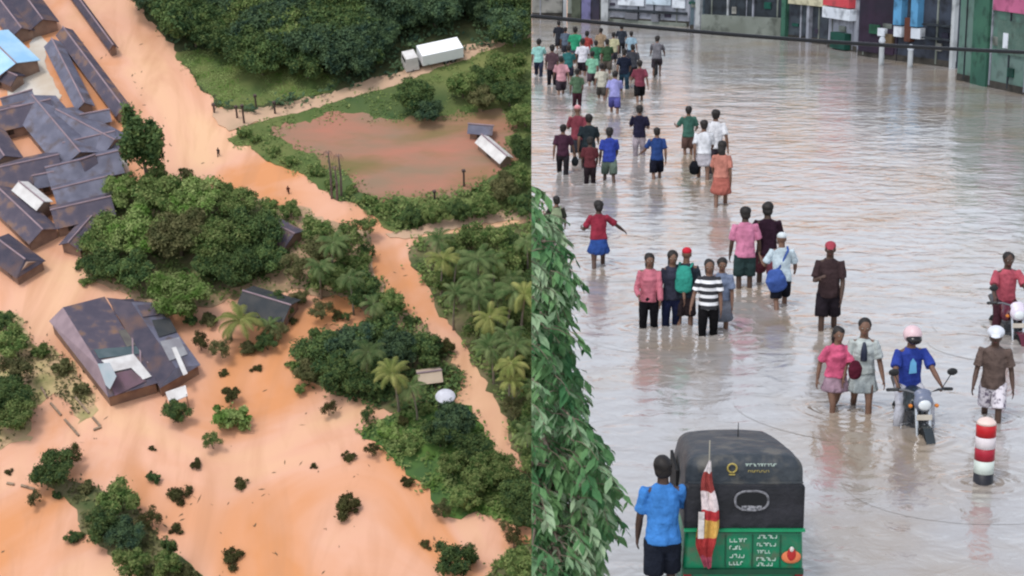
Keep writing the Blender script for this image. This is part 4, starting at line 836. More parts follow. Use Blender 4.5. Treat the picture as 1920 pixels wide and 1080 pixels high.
person(1318, 335, 222, AW, 'shorter person in a white shirt and pale grey skirt, left of the pair in white', (230, 232, 238), (195, 190, 198), 'skirt', pose=W2, hem=.34, extra=handbag('black bag held by the shorter person in white', (28, 30, 38), 'R', .13, .12))
person(1351, 385, 262, AW, 'woman with black hair in a long orange-pink dress', (205, 125, 105), (200, 105, 88), 'dress', pose=W1, hair='long', fem=True, hem=.30)
# near left
person(1043, 455, 368, AW, 'person in dark olive clothes half hidden by the leafy tree', (55, 58, 48), (50, 52, 48), 'trousers', pose=dict(CALM, armR=(.2, .3, 1.2, .2)), depth=.3, extra=backpack('pale green backpack on the person half hidden by the tree', (145, 160, 120)))
person(1122, 500, 372, AW, 'woman in a crimson top and bright blue skirt reaching one arm out', (160, 30, 60), (28, 80, 165), 'skirt', pose=dict(W1, armL=(.25, .75, .1, .1), armR=(.1, .45, .9, .3)), skin=1, hair='bun', hem=.33, fem=True, hat=None)
person(1395, 540, 388, AW, 'man in a pink shirt and dark green shorts', (225, 125, 165), (48, 72, 72), pose=dict(CALM, armL=(.05, .2, .15, .1)), skin=1)
person(1436, 535, 376, AW, 'man in a dark plum shirt beside the pink shirt', (52, 28, 45), (130, 60, 75), pose=dict(W2, armR=(.2, .4, .6, .1)), skin=1)
person(1463, 575, 432, AW, 'person in a white and pale blue shirt with black shorts', (205, 225, 235), (30, 34, 50), pose=dict(W1, armL=(.3, .25, .5, .2), armR=(.2, .4, 1.4, .2), lean=.16), hat=('cap', (225, 232, 235)), hair=None, extra=sidebag('blue shoulder bag slung over the pale blue shirt', (55, 95, 180)))
person(1551, 618, 450, TO - 8, 'man in dark brown clothes and a red cap facing this way', (68, 50, 52), (42, 34, 42), 'shorts', pose=dict(BENT, armR=(.15, .12, .3, .1)), skin=1, hat=('cap', (165, 60, 75)), hair=None)
person(1216, 615, 474, TO + 5, 'woman in a pink and red top with grey apron and black trousers', (215, 110, 130), (30, 28, 34), 'trousers', pose=dict(CALM, armL=(.2, .15, .7, .4)), hair='long', fem=True, sleeve='long', hat=None)
person(1258, 612, 468, TO + 5, 'person in a charcoal top and navy trousers beside the teal one', (58, 60, 78), (32, 40, 78), 'trousers', pose=CALM, hair='long', fem=True)
person(1283, 612, 464, AW - 10, 'person in dark clothes wearing a red cap', (48, 58, 70), (60, 48, 52), 'shorts', pose=CALM, hat=('cap', (205, 25, 50)), hair=None, extra=backpack('teal backpack on the walker with the red cap', (20, 165, 145)))
m_st = bpy.data.materials.new('striped_cloth'); m_st.use_nodes = True
n = m_st.node_tree.nodes; l = m_st.node_tree.links; tc = n.new('ShaderNodeTexCoord'); sx = n.new('ShaderNodeSeparateXYZ'); ma = n.new('ShaderNodeMath'); ma.operation = 'FRACT'; mm_ = n.new('ShaderNodeMath'); mm_.operation = 'MULTIPLY'; mm_.inputs[1].default_value = 8.6
rp = n.new('ShaderNodeValToRGB'); rp.color_ramp.interpolation = 'CONSTANT'; rp.color_ramp.elements[0].color = (.02, .02, .025, 1); rp.color_ramp.elements[1].position = .55; rp.color_ramp.elements[1].color = (.72, .72, .74, 1)
l.new(tc.outputs['Object'], sx.inputs[0]); l.new(sx.outputs[2], mm_.inputs[0]); l.new(mm_.outputs[0], ma.inputs[0]); l.new(ma.outputs[0], rp.inputs[0]); l.new(rp.outputs[0], n['Principled BSDF'].inputs['Base Color']); n['Principled BSDF'].inputs['Roughness'].default_value = .9
person(1351, 618, 482, TO, 'person in a pale blue-grey dress just behind the striped shirt', (120, 135, 165), (135, 140, 155), 'dress', pose=CALM, hair='bun', fem=True, hem=.28)
person(1327, 630, 484, TO, 'person in a black and white striped shirt and black trousers', None, (26, 24, 28), 'trousers', pose=dict(CALM, armL=(.15, .3, .3, .1)), shirt_mat=m_st, hair='long', fem=True)
# near right
person(1564, 770, 605, TO + 12, 'girl in a bright pink top and grey skirt next to the schoolgirl', (232, 80, 130), (175, 140, 158), 'skirt', pose=dict(W1, armR=(.3, .15, .9, .4)), hair='long', fem=True, hem=.36, extra=handbag('small dark red bag carried against the pink top', (95, 20, 45), 'R', .1, -.06))
def tie(o, J, k, H):
    t = MB(); p = J['nk'] + Vector((0, -.115 * k, -.05)); t.tube([p, p + Vector((0, -.03, -.09)), p + Vector((0, -.01, -.25))], [(.02, .01), (.04, .01), (.045, .008)], 8); t.build('tie', paint('tie', (36, 44, 66)), o, True)
person(1614, 770, 588, TO - 6, 'schoolgirl in a pale grey-white uniform dress with a dark tie', (198, 208, 205), (178, 188, 188), 'dress', pose=dict(W2, armL=(.1, .25, .2, .05), armR=(.1, .3, .3, .05)), hair='pony', fem=True, extra=tie, hem=.33)
m_pt = mat('patterned_cloth', (.62, .58, .62), (.12, .1, .14), scale=16, rough=.9, lo=.5, hi=.62)
person(1858, 785, 603, TO - 10, 'man in a brown shirt, patterned white shorts and white helmet walking this way', (112, 92, 84), None, 'shorts', pose=dict(W2, armL=(.05, .22, .25, .0), armR=(-.1, .22, .25, .0)), skin=1, hat=('helmet_open', (232, 236, 245)), hair='short', bottom_mat=m_pt)
# man beside the three-wheeler
person(1241, 1112, 850, AW, 'man in a bright blue T-shirt and black shorts beside the three-wheeler', (22, 135, 225), (34, 40, 55), 'shorts', pose=dict(CALM, armL=(.4, .2, .5, .1), armR=(.0, .1, .2, .1)), skin=1, vox=.009)
# tiny waders in the valley
person(410, 292, 270, AW, 'tiny person wading up the flooded valley road', (70, 60, 62), (60, 45, 45), 'trousers', pose=W1, left=True, H=1.75, group='people wading on the valley road', vox=.03)
person(541, 362, 345, TO, 'tiny person wading near the lower end of the flooded valley road', (120, 60, 50), (60, 45, 45), 'trousers', pose=W2, left=True, H=1.7, group='people wading on the valley road', vox=.03)

# ================================================================== MOTORBIKES
M_blk = paint('black_plastic', (30, 31, 34), .35); M_tyre = paint('rubber', (22, 22, 22), .9); M_chr = paint('chrome', (190, 192, 196), .25, .9, .5, .8); M_grey = paint('grey_metal', (95, 98, 104), .4, .8, .5, .5)
def motorbike(loc, face, label, c_tank, c_head, name='motorcycle'):
    o = empty(name, label, 'motorcycle', 'motorcycles ridden through the flood', (loc[0], loc[1], -.47), radians(face))
    pt = paint('tank_%d_%d_%d' % c_tank, c_tank, .25); ph = paint('cowl_%d_%d_%d' % c_head, c_head, .3)
    for y, r_ in ((-.68, .225), (.62, .225)):
        wl = MB().torus((0, y, .3), .245, .05, 'X', 32, 10, .048).build('wheel', M_tyre, o, True)
        MB().torus((0, y, .3), .2, .018, 'X', 28, 6).build('rim', M_chr, wl, True)
        sp = MB()
        for k in range(8): sp.tube([(0, y, .3), (0, y + cos(k * pi / 4) * .2, .3 + sin(k * pi / 4) * .2)], [.006, .006], 4)
        sp.tube([(-.05, y, .3), (.05, y, .3)], [.05, .05], 10); sp.build('spokes', M_grey, wl)
    f = MB()
    for s in (-1, 1): f.tube([(s * .085, -.68, .3), (s * .085, -.46, .95)], [.024, .02], 8)
    f.build('fork', M_chr, o, True)
    fd = MB()
    for a0 in range(-3, 6):
        a, b2 = pi / 2 + a0 * .22, pi / 2 + (a0 + 1) * .22
        fd.add([(-.06, -.68 + cos(a) * .33, .3 + sin(a) * .33), (.06, -.68 + cos(a) * .33, .3 + sin(a) * .33), (.06, -.68 + cos(b2) * .33, .3 + sin(b2) * .33), (-.06, -.68 + cos(b2) * .33, .3 + sin(b2) * .33)], [(0, 1, 2, 3)])
    fd.build('mudguard', pt, o, True)
    hb = MB(); hb.tube([(-.38, -.34, 1.02), (-.22, -.42, 1.04), (0, -.47, .98), (.22, -.42, 1.04), (.38, -.34, 1.02)], [.016] * 5, 8); hbo = hb.build('handlebar', M_grey, o, True)
    for s in (-1, 1):
        MB().tube([(s * .3, -.38, 1.035), (s * .42, -.32, 1.015)], [.023, .023], 8).build('grip', M_blk, hbo, True)
        mr = MB().tube([(s * .27, -.4, 1.05), (s * .36, -.44, 1.24)], [.007, .007], 6).build('mirror_stalk', M_blk, o, True); MB().ell((s * .38, -.44, 1.28), (.07, .015, .05), 12, 8).build('mirror', M_blk, mr, True)
        MB().ell((s * .17, -.54, .86), (.03, .04, .025), 8, 6).build('indicator', paint('amber', (225, 130, 30), .3), o, True)
    hl = MB(); hl.ell((0, -.52, .9), (.13, .09, .12), 16, 12); hl.ell((0, -.47, 1.0), (.12, .05, .07), 12, 8); h_ = link('headlight_cowl', voxel(hl, .014, 2, ph), o)
    MB().ell((0, -.595, .88), (.085, .03, .07), 14, 10).build('headlight', paint('lamp_glass', (225, 230, 232), .1, .9), h_, True)
    t = MB(); t.ell((0, -.1, .86), (.15, .27, .13), 16, 12); t.ell((-.1, -.22, .8), (.08, .15, .1)); t.ell((.1, -.22, .8), (.08, .15, .1)); link('tank', voxel(t, .016, 2, pt), o)
    s_ = MB(); s_.tube([(0, .12, .82), (0, .35, .8), (0, .75, .88)], [(.12, .05), (.14, .055), (.1, .045)], 12); s_.build('seat', M_blk, o, True)
    e = MB(); e.box((0, -.05, .48), (.26, .36, .3), 0, .8); e.tube([(0, -.2, .5), (0, -.3, .7)], [.09, .08], 10); 
    for k in range(4): e.box((0, -.24 - .02 * k, .56 + .04 * k), (.22, .14, .012))
    e.build('engine', M_grey, o)
    MB().tube([(.14, -.2, .4), (.16, .1, .3), (.17, .65, .38)], [.025, .035, .045], 10).build('exhaust', M_chr, o, True)
    fr = MB(); fr.tube([(0, -.42, .9), (0, -.3, .45), (0, -.05, .28), (0, .25, .35), (0, .35, .75), (0, -.42, .88)], [.022] * 6, 8); fr.tube([(0, .2, .4), (.08, .62, .3)], [.02, .02], 6); fr.tube([(0, .2, .4), (-.08, .62, .3)], [.02, .02], 6); fr.build('frame', M_blk, o, True)
    g_ = MB(); g_.tube([(-.2, -.28, .3), (-.22, -.3, .55), (.22, -.3, .55), (.2, -.28, .3)], [.014] * 4, 6); g_.build('crash_guard', M_chr, o, True)
    MB().box((0, -.6, .72), (.2, .012, .07)).build('number_plate', paint('plate', (215, 205, 190)), o)
    return o
RIDE = dict(seat=.80 , legL=(1.15, 1.15), legR=(1.15, 1.15), spread=.28, armL=(.75, .28, .35, .15), armR=(.75, .28, .35, .15), lean=.12, grip=True)
def rider(mo, loc, face, label, **kw):
    f = radians(face); q = Matrix.Rotation(f, 3, 'Z') @ Vector((0, .22, 0)); return person(0, 700, 0, face, label, loc=(loc[0] + q.x, loc[1] + q.y, 0), pose=RIDE, depth=.45, H=1.68, group='motorcycle riders', vox=.0105, **kw)
def tee_print(o, J, k, H):
    t = MB(); p = J['chs'] + Vector((0, -.138, .0)); t.add([p + Vector((-.05, 0, -.12)), p + Vector((.055, 0, -.11)), p + Vector((.045, .0, .03)), p + Vector((0, .008, .09)), p + Vector((-.035, .002, .04))], [(0, 1, 2, 3, 4)]); t.build('shirt_print', paint('print', (110, 180, 225), .8), o)
l1 = G(1708, 792); motorbike(l1, 3, 'black and silver motorcycle ridden by the man in the blue shirt', (48, 56, 60), (120, 128, 150))
rider(None, l1, 4, 'rider in a royal blue T-shirt and pale pink helmet on the black motorcycle', shirt=(30, 65, 175), bottom=(205, 205, 215), kind='trousers', hat=('helmet', (238, 205, 210)), hair=None, extra=tee_print)
l2 = G(1887, 622); motorbike(l2, 2, 'white and maroon motorcycle at the right border', (95, 30, 50), (235, 225, 240))
rider(None, l2, 0, 'rider in a salmon red shirt on the white and maroon motorcycle', shirt=(205, 80, 100), bottom=(80, 40, 50), kind='trousers', hair='short', skin=1)
# bicycle far up the street
bl = G(1230, 142); o = empty('bicycle', 'dark bicycle ridden away in the far street', 'bicycle', None, (bl.x, bl.y, -.3), radians(172))
for y in (-.52, .52):
    w_ = MB().torus((0, y, .34), .32, .02, 'X', 28, 6).build('wheel', M_tyre, o, True); sp = MB()
    for k in range(8): sp.tube([(0, y, .34), (0, y + cos(k * pi / 4) * .31, .34 + sin(k * pi / 4) * .31)], [.004, .004], 4)
    sp.build('spokes', M_grey, w_)
MB().tube([(0, -.52, .34), (0, -.4, .85)], [.015, .015], 6).tube([(0, -.42, .75), (0, .1, .3), (0, .2, .8), (0, -.42, .78)], [.015] * 4, 6).tube([(0, .1, .3), (0, .52, .34), (0, .2, .75)], [.012] * 3, 6).build('frame', M_blk, o, True)
MB().tube([(-.28, -.3, 1.0), (0, -.42, 1.0), (.28, -.3, 1.0)], [.013] * 3, 6).tube([(0, -.4, .85), (0, -.42, 1.0)], [.014] * 2, 6).build('handlebar', M_blk, o, True)
MB().ell((0, .22, .88), (.09, .14, .04)).build('saddle', M_blk, o, True)
person(0, 142, 0, 172, 'cyclist in a grey shirt riding away up the far street', (120, 118, 125), (70, 62, 70), 'shorts', loc=(bl.x, bl.y - .2, 0), H=1.65, depth=.3, pose=dict(seat=.86, legL=(.9, 1.2), legR=(.35, .7), spread=.05, armL=(.7, .2, .2, .1), armR=(.7, .2, .2, .1), lean=.3), group='people wading along the flooded street')

# ================================================================== THREE-WHEELER
T0 = G(1392, 1110); tk = empty('three_wheeler', 'green three-wheeler taxi with a black canvas hood seen from behind', 'auto rickshaw', None, (T0.x, T0.y, 0), 0)
M_can = mat('black_canvas', (.024, .031, .04), (.042, .05, .058), scale=2.2, rough=.55, bump=.9, bscale=4.5, c3=(.1, .095, .085), s3=5); M_can2 = mat('black_canvas_lower', (.012, .013, .016), (.022, .022, .028), scale=3, rough=.6, bump=.9, bscale=5)
M_grn = mat('green_paint', (.006, .19, .085), (.012, .14, .07), scale=5, rough=.35, c3=(.07, .12, .07), s3=7); M_dgr = paint('dark_green_trim', (10, 70, 48), .5)
def bevelbox(d, c, bw, seg, m, name, par, fn=None, cuts=6):
    b = bmesh.new(); bmesh.ops.create_cube(b, size=1)
    for v in b.verts: v.co = Vector((v.co.x * d[0], v.co.y * d[1], v.co.z * d[2])) + Vector(c)
    bmesh.ops.bevel(b, geom=b.edges[:] + b.verts[:], offset=bw, segments=seg, profile=.5, affect='EDGES')
    for ax in ((0, 1, 0), (0, 0, 1), (1, 0, 0)):
        for i in range(1, cuts):
            a = Vector(ax); cc = Vector(c) + a * (i / cuts - .5) * a.dot(Vector(d)); bmesh.ops.bisect_plane(b, geom=b.verts[:] + b.edges[:] + b.faces[:], plane_co=cc, plane_no=a)
    if fn:
        for v in b.verts: v.co = fn(v.co)
    me = bpy.data.meshes.new(name); b.to_mesh(me); b.free(); me.materials.append(m); me.polygons.foreach_set('use_smooth', [True] * len(me.polygons)); return link(name, me, par)
def hoodf(v):
    y = max(0, v.y); t = max(0, (v.z - .6) / .8)
    r_ = random.Random(1); w_ = noise.noise(Vector((v.x * 3, v.y * 3, v.z * 3))) * .012
    return Vector((v.x * (1 - .10 * t * y) * (1 - .03 * t), v.y + (.05 * t if v.y < .5 else 0), v.z - t * (.06 * y + .05 * y * y) + w_ + .035 * (1 - (v.x / .62) ** 2) * (t > .8)))
bevelbox((1.22, 1.95, .80), (0, .98, .975), .13, 6, M_can, 'hood', tk, hoodf, 8)
def lowf(v): t = (.66 - v.z) / .7; return Vector((v.x * (1 + .05 * t), v.y, v.z))
bevelbox((1.18, 1.7, .86), (0, .86, .235), .07, 4, M_grn, 'lower_body', tk, lowf, 3)
hb = bevelbox((1.2, .1, .52), (0, .055, .87), .045, 4, M_can2, 'rear_curtain', tk, None, 3)
X = lambda px: (px - 1392) / 186; Zt = lambda py: (1110 - py) / 181
yb = -.012
# stitched window
def ovalring(cx, cz, rx, rz, r_, y, m, nm, par, sq=2.6):
    pts = []; n_ = 36
    for k in range(n_ + 1):
        a = 2 * pi * k / n_; c_, s_ = cos(a), sin(a); pts.append((cx + rx * (abs(c_) ** (2 / sq)) * (1 if c_ >= 0 else -1), y, cz + rz * (abs(s_) ** (2 / sq)) * (1 if s_ >= 0 else -1)))
    return MB().tube(pts, [r_] * len(pts), 6, False).build(nm, m, par, True), pts
wr_, pts = ovalring(X(1404), Zt(934), .165, .1, .013, yb + .002, mat('window_piping', (.22, .22, .24), (.1, .1, .11), scale=30, rough=.7), 'rear_window_frame', tk)
MB().poly([Vector((p[0], yb + .004, p[2])) for p in pts[:-1]]).build('rear_window', paint('rear_window_film', (14, 16, 20), .25), tk)
MB().box((X(1404), yb, Zt(948)), (.2, .012, .05)).build('window_sticker', mat('grey_sticker', (.28, .28, .3), (.08, .08, .09), scale=40, rough=.6, lo=.45, hi=.55), tk)
# illegible painted marks
def marks(par, x0, x1, z, h, m, nm, y=yb, seed=1, dens=.75):
    dens = 1.0
    r = random.Random(seed); mb = MB(); x = x0
    while x < x1:
        w_ = h * r.uniform(.35, .8)
        if r.random() < dens:
            mb.box((x + w_ / 2, y, z + h / 2 * r.choice((-1, 1)) * .8), (w_, .004, h * .22)); mb.box((x + (0 if r.random() < .5 else w_), y - .001, z), (h * .2, .004, h * r.uniform(.7, 1)))
        x += w_ + h * .3
    return mb.build(nm, m, par)
M_yel = paint('yellow_lettering', (190, 170, 90)); M_wht = paint('white_lettering', (205, 225, 212))
marks(tk, X(1391), X(1446), Zt(869), .028, M_wht, 'lettering', .03, 3); marks(tk, X(1397), X(1434), Zt(881), .022, M_yel, 'lettering', .03, 4)
ovalring(X(1367), Zt(875), .045, .045, .009, .03, M_yel, 'emblem', tk, 2); MB().box((X(1367), .03, Zt(887)), (.06, .006, .014)).build('emblem_bar', M_yel, tk)
MB().box((0, yb - .008, Zt(899)), (1.14, .012, .012)).build('hood_seam', M_can, tk); 
MB().box((0, -.012, Zt(990)), (1.21, .03, .03)).build('body_rail', paint('bright_green', (20, 150, 98), .4), tk)
for i, py in enumerate((1010, 1024, 1040, 1054)): marks(tk, X(1366), X(1394 - (i % 2) * 6), Zt(py), .04, M_wht, 'lettering', -.004, 20 + i, .9)
for i, py in enumerate((1003, 1018, 1032, 1046, 1056)): marks(tk, X(1417), X(1452 - (i % 3) * 5), Zt(py), .036, M_wht, 'lettering', -.004, 30 + i, .9)
for px in (1358, 1408, 1460): MB().box((X(px), -.004, Zt(1030)), (.008, .008, .34)).build('panel_bead', M_dgr, tk)
MB().box((0, -.02, Zt(1068)), (1.2, .05, .05)).build('bumper', M_dgr, tk)
st = MB(); st.ell((X(1481), -.004, Zt(1042)), (.1, .012, .07), 14, 8); st.build('sticker_base', paint('orange_sticker', (235, 130, 85), .6), tk, True)
MB().ell((X(1481), -.014, Zt(1036)), (.045, .01, .07), 12, 8).build('sticker_red', paint('red_sticker', (190, 40, 40), .6), tk, True); MB().ell((X(1481), -.02, Zt(1026)), (.022, .012, .028), 12, 8).build('sticker_white', paint('white_sticker', (240, 230, 225), .6), tk, True)
for s in (-1, 1):
    wl = MB().torus((s * .54, .35, -.13), .16, .06, 'X', 24, 8).build('wheel', M_tyre, tk, True); MB().tube([(s * .52, .35, -.13), (s * .57, .35, -.13)], [.11, .11], 12).build('rim', M_grey, wl)
    MB().box((s * .56, -.006, .12), (.08, .03, .16)).build('tail_lamp', paint('tail_lamp', (150, 25, 25), .2), tk)
    MB().box((s * .598, 1.2, .72), (.03, .7, .55)).build('dark_side_panel', paint('interior_shade', (14, 15, 17), .8), tk)  # solid dark panel; shade inside the open side is painted as its colour
wl = MB().torus((0, 2.2, -.13), .16, .06, 'X', 24, 8).build('wheel', M_tyre, tk, True); MB().tube([(-.03, 2.2, -.13), (.03, 2.2, -.13)], [.11, .11], 12).build('rim', M_grey, wl)
MB().add([(-.5, 1.7, -.1), (.5, 1.7, -.1), (.22, 2.45, 0), (-.22, 2.45, 0), (-.5, 1.75, .6), (.5, 1.75, .6), (.25, 2.3, .45), (-.25, 2.3, .45)], [(3, 2, 1, 0), (4, 5, 6, 7), (0, 1, 5, 4), (1, 2, 6, 5), (2, 3, 7, 6), (3, 0, 4, 7)]) if False else None
nose = MB(); nose.add([(-.5, 1.7, -.1), (.5, 1.7, -.1), (.22, 2.45, 0), (-.22, 2.45, 0), (-.5, 1.75, .6), (.5, 1.75, .6), (.25, 2.3, .45), (-.25, 2.3, .45)], [(3, 2, 1, 0), (4, 5, 6, 7), (0, 1, 5, 4), (1, 2, 6, 5), (2, 3, 7, 6), (3, 0, 4, 7)]); nose.build('nose', M_grn, tk)
MB().tube([(X(1402), 1.1, 1.18), (X(1402), 1.1, 1.44)], [.008, .004], 6).build('aerial', M_blk, tk, True); MB().tube([(X(1392), 1.1, 1.18), (X(1392), 1.1, 1.28)], [.012, .008], 6).build('aerial', M_blk, tk, True)
# flag on the hood
fl = empty('flag', 'folded red, white and yellow flag hanging from a thin pole on the black hood', 'flag', None, (T0.x + X(1322), T0.y - .06, 0), 0)
MB().tube([(0, -.02, .4), (0, -.03, 1.62)], [.009, .007], 6).build('pole', paint('flag_pole', (170, 165, 150)), fl, True)
segs = [(1.42, 1.30, (225, 215, 215)), (1.30, 1.10, (165, 60, 55)), (1.10, .90, (235, 215, 215)), (.90, .80, (205, 35, 45)), (.80, .62, (232, 178, 60)), (.62, .42, (205, 45, 45)), (.42, .30, (215, 80, 110))]
def flagw(z):
    P_ = [(1.42, .01), (1.25, .05), (1.05, .075), (.85, .09), (.7, .11), (.55, .1), (.42, .06), (.3, .035)]
    for (a, wa), (b, wb) in zip(P_, P_[1:]):
        if b <= z <= a: return wb + (wa - wb) * (z - b) / (a - b)
    return .03
for i, (z1, z0, c_) in enumerate(segs):
    mb = MB(); nn_ = 6; mm2 = 14
    for j in range(nn_ + 1):
        z = z1 + (z0 - z1) * j / nn_
        for q in range(mm2 + 1):
            t = q / mm2; wv = flagw(z); mb.v.append(((t - .5) * 2 * wv + .02 * sin(z * 9), -.045 - .022 * sin(t * 13 + z * 4) * (wv / .1), z + .012 * sin(t * 7)))
    for j in range(nn_):
        for q in range(mm2): a = j * (mm2 + 1) + q; mb.f.append((a, a + 1, a + mm2 + 2, a + mm2 + 1))
    mb.build('cloth_band', cloth(c_, .9), fl, True, False)
    if i in (3, 4):
        mb = MB(); 
        for j in range(5):
            z = z1 + (z0 - z1) * j / 4; 
            for q in range(4): mb.v.append((-.1 + q * .02, -.075, z))
        for j in range(4):
            for q in range(3): a = j * 4 + q; mb.f.append((a, a + 1, a + 5, a + 4))
        mb.build('cloth_fold', cloth((235, 225, 220), .9), fl, True, False)
# bollard
b0 = G(1843, 905); o = empty('bollard', 'red and white banded bollard with a black foot standing in the flood', 'bollard', None, (b0.x, b0.y, 0), 0)
for z0, z1, c_, nm in [(-.35, .13, (22, 22, 32), 'foot'), (.13, .29, (212, 222, 214), 'band'), (.29, .44, (165, 20, 45), 'band'), (.44, .58, (225, 215, 218), 'band'), (.58, .73, (188, 12, 25), 'band')]:
    MB().tube([(0, 0, z0), (0, 0, z0 + .002), (0, 0, z1 - .002), (0, 0, z1)], [.112, .117, .117, .112], 24, False).build(nm, paint('bollard_%d_%d_%d' % c_, c_, .45, .9), o, True, True)
mb = MB(); mb.tube([(0, 0, .73), (0, 0, .76), (0, 0, .79), (0, 0, .81)], [.117, .108, .075, .02], 24, False); mb.build('cap', paint('bollard_cap', (240, 215, 205), .45, .9), o, True)

# ================================================================== STREET BUILDINGS AND WALLS
def wmat(nm, c, c2=None, k=.75, scale=.8): c = lin(c); c2 = lin(c2) if c2 else tuple(v * .7 for v in c); return mat(nm, tuple(v * k for v in c), tuple(v * k for v in c2), scale=scale, rough=.85, bump=.3, c3=tuple(v * k * .55 for v in c2), s3=2.3)
def front(a, b, h, m, label, name='wall', cat='wall', parts=(), thick=.3, group=None):
    """a wall or shop front whose foot runs between two picture points; parts = (u0,u1,z0,z1,depth,material,name)"""
    A = G(*a); B = G(*b); u = B - A; L = u.length; rz = math.atan2(u.y, u.x)
    o = empty(name, label, cat, group, (A.x, A.y, 0), rz)
    MB().box((L / 2, thick / 2, h / 2 - .2), (L, thick, h + .4)).build('wall', m, o)
    MB().box((L / 2, -.012, .06), (L, .024, .36)).build('wet_stain', wmat('wet_plinth', (70, 66, 60), (48, 46, 42), scale=2), o)
    rr_ = random.Random(int(a[0])); nb = max(2, int(L / 1.1))
    for i in range(nb):
        u_ = (i + rr_.uniform(.2, .8)) / nb; MB().box((u_ * L, -.02, h * .5), (rr_.uniform(.03, .08), .04, h * .96)).build('batten', rr_.choice([W_gr, W_dk, W_lg]), o)
    for i in range(2): u_ = rr_.uniform(.1, .85); z_ = rr_.uniform(.5, 1.6); MB().box((u_ * L, -.03, z_), (rr_.uniform(.2, .6), .06, rr_.uniform(.12, .35))).build('fixture', rr_.choice([W_lg, W_be, W_dkb, W_tl]), o)
    for u0, u1, z0, z1, d, mm, nm in parts: MB().box(((u0 + u1) / 2 * L, -d / 2, (z0 + z1) / 2), ((u1 - u0) * L, d, z1 - z0)).build(nm, mm, o)
    return o
W_be = wmat('beige_wall', (160, 158, 152), (130, 130, 124)); W_gr = wmat('grey_shutter', (165, 168, 178), (140, 144, 155)); W_wh = wmat('bright_front', (225, 232, 240), (205, 212, 222)); W_dk = wmat('dark_shop', (52, 60, 68), (38, 44, 50))
W_gn = wmat('green_wall', (85, 122, 108), (105, 128, 122), scale=.5); W_lg = wmat('sage_wall', (135, 142, 135), (110, 116, 108)); W_gn2 = wmat('green_gate', (62, 108, 88), (50, 92, 78)); W_dkb = wmat('dark_blue_shop', (44, 48, 64), (56, 50, 66)); W_post = wmat('pale_post', (190, 195, 198)); W_bl = wmat('blue_cloth', (95, 160, 205)); W_rd = wmat('red_sign', (205, 70, 80), (190, 90, 95)); W_cr = wmat('cream_banner', (205, 200, 170)); W_pk = wmat('pink_poster', (205, 110, 150)); W_tl = wmat('teal_box', (20, 82, 70)); W_pur = wmat('violet_door', (120, 118, 160))
front((997.5, 33), (1062, 33), 2.4, W_be, 'beige boundary wall with pale pillars at the far left of the street', 'boundary_wall', 'wall', [(.9, 1.0, -.2, 2.5, .25, W_post, 'pillar')])
front((1064, 34), (1126, 37), 2.4, W_lg, 'grey-green wall with a violet and a dark blue door far up the street', 'house_front', 'house', [(.15, .42, -.1, 2.1, .08, wmat('olive_door', (85, 92, 78)), 'door'), (.45, .72, -.1, 2.1, .08, W_pur, 'door'), (.75, .98, -.1, 2.2, .08, W_dkb, 'door')])
front((1128, 40), (1292, 50), 2.6, W_gr, 'grey shop with a bright white display front far up the street', 'shop', 'shop', [(.2, .5, .85, 2.4, .1, W_wh, 'display_window'), (.52, .8, .95, 2.4, .08, wmat('pale_blue_front', (205, 222, 235)), 'display_window'), (.82, .96, .85, 2.4, .1, W_wh, 'display_window'), (.3, .44, .2, .5, .2, wmat('grey_goods', (120, 122, 130)), 'goods'), (.6, .68, .15, .5, .2, wmat('grey_goods', (120, 122, 130)), 'goods'), (.02, .98, .55, .66, .16, W_dk, 'ledge'), (.02, .98, .0, .16, .1, W_lg, 'step'), (.02, .1, 0, 2.4, .2, W_post, 'pillar')])
front((1294, 56), (1318, 58), 3.2, wmat('steel_gate', (90, 108, 118)), 'narrow steel gate with a pale post left of the dark shop', 'gate', 'gate', [(.6, .95, -.2, 3.2, .2, W_post, 'post')])
front((1320, 62), (1468, 70), 3.0, W_dk, 'dark open shop above a stained grey plinth', 'shop', 'shop', [(.0, 1.0, -.2, .85, .3, W_lg, 'plinth'), (.3, .32, .8, 2.8, .12, W_post, 'post'), (.62, .64, .8, 2.8, .12, W_gr, 'post')])  # dark wall colour carries the shade of the open shop's inside
front((1470, 74), (1550, 84), 2.8, wmat('dark_teal_shop', (70, 80, 86), (55, 60, 70)), 'dark teal stall under a cream banner', 'stall', 'stall', [(.2, 1.0, 1.6, 2.6, .3, W_cr, 'banner'), (.0, .1, 0, 2.6, .2, W_gn2, 'post'), (.6, .66, 0, 1.6, .2, W_gr, 'post')])
front((1552, 88), (1606, 98), 3.0, W_gr, 'stall with a red and white sign board above a green crate', 'stall', 'stall', [(.0, .9, 1.75, 3.0, .3, W_rd, 'sign_board'), (.0, .95, 1.25, 1.7, .32, W_wh, 'sign_board'), (.3, .8, .05, .7, .3, W_tl, 'crate_stack')])
front((1608, 104), (1680, 114), 3.0, W_dkb, 'dark blue shop with an open doorway and small bright goods', 'shop', 'shop', [(.05, .95, .2, 2.9, .06, wmat('shop_inside_shade', (36, 32, 46), (52, 36, 56)), 'doorway'), (.6, .78, .9, 1.2, .2, W_wh, 'goods'), (.35, .6, .95, 1.3, .15, wmat('goods_green', (40, 92, 70)), 'goods'), (.75, .95, .6, 1.0, .16, wmat('goods_tan', (120, 100, 72)), 'goods')])  # doorway is a solid dark panel with the inside's shade painted on
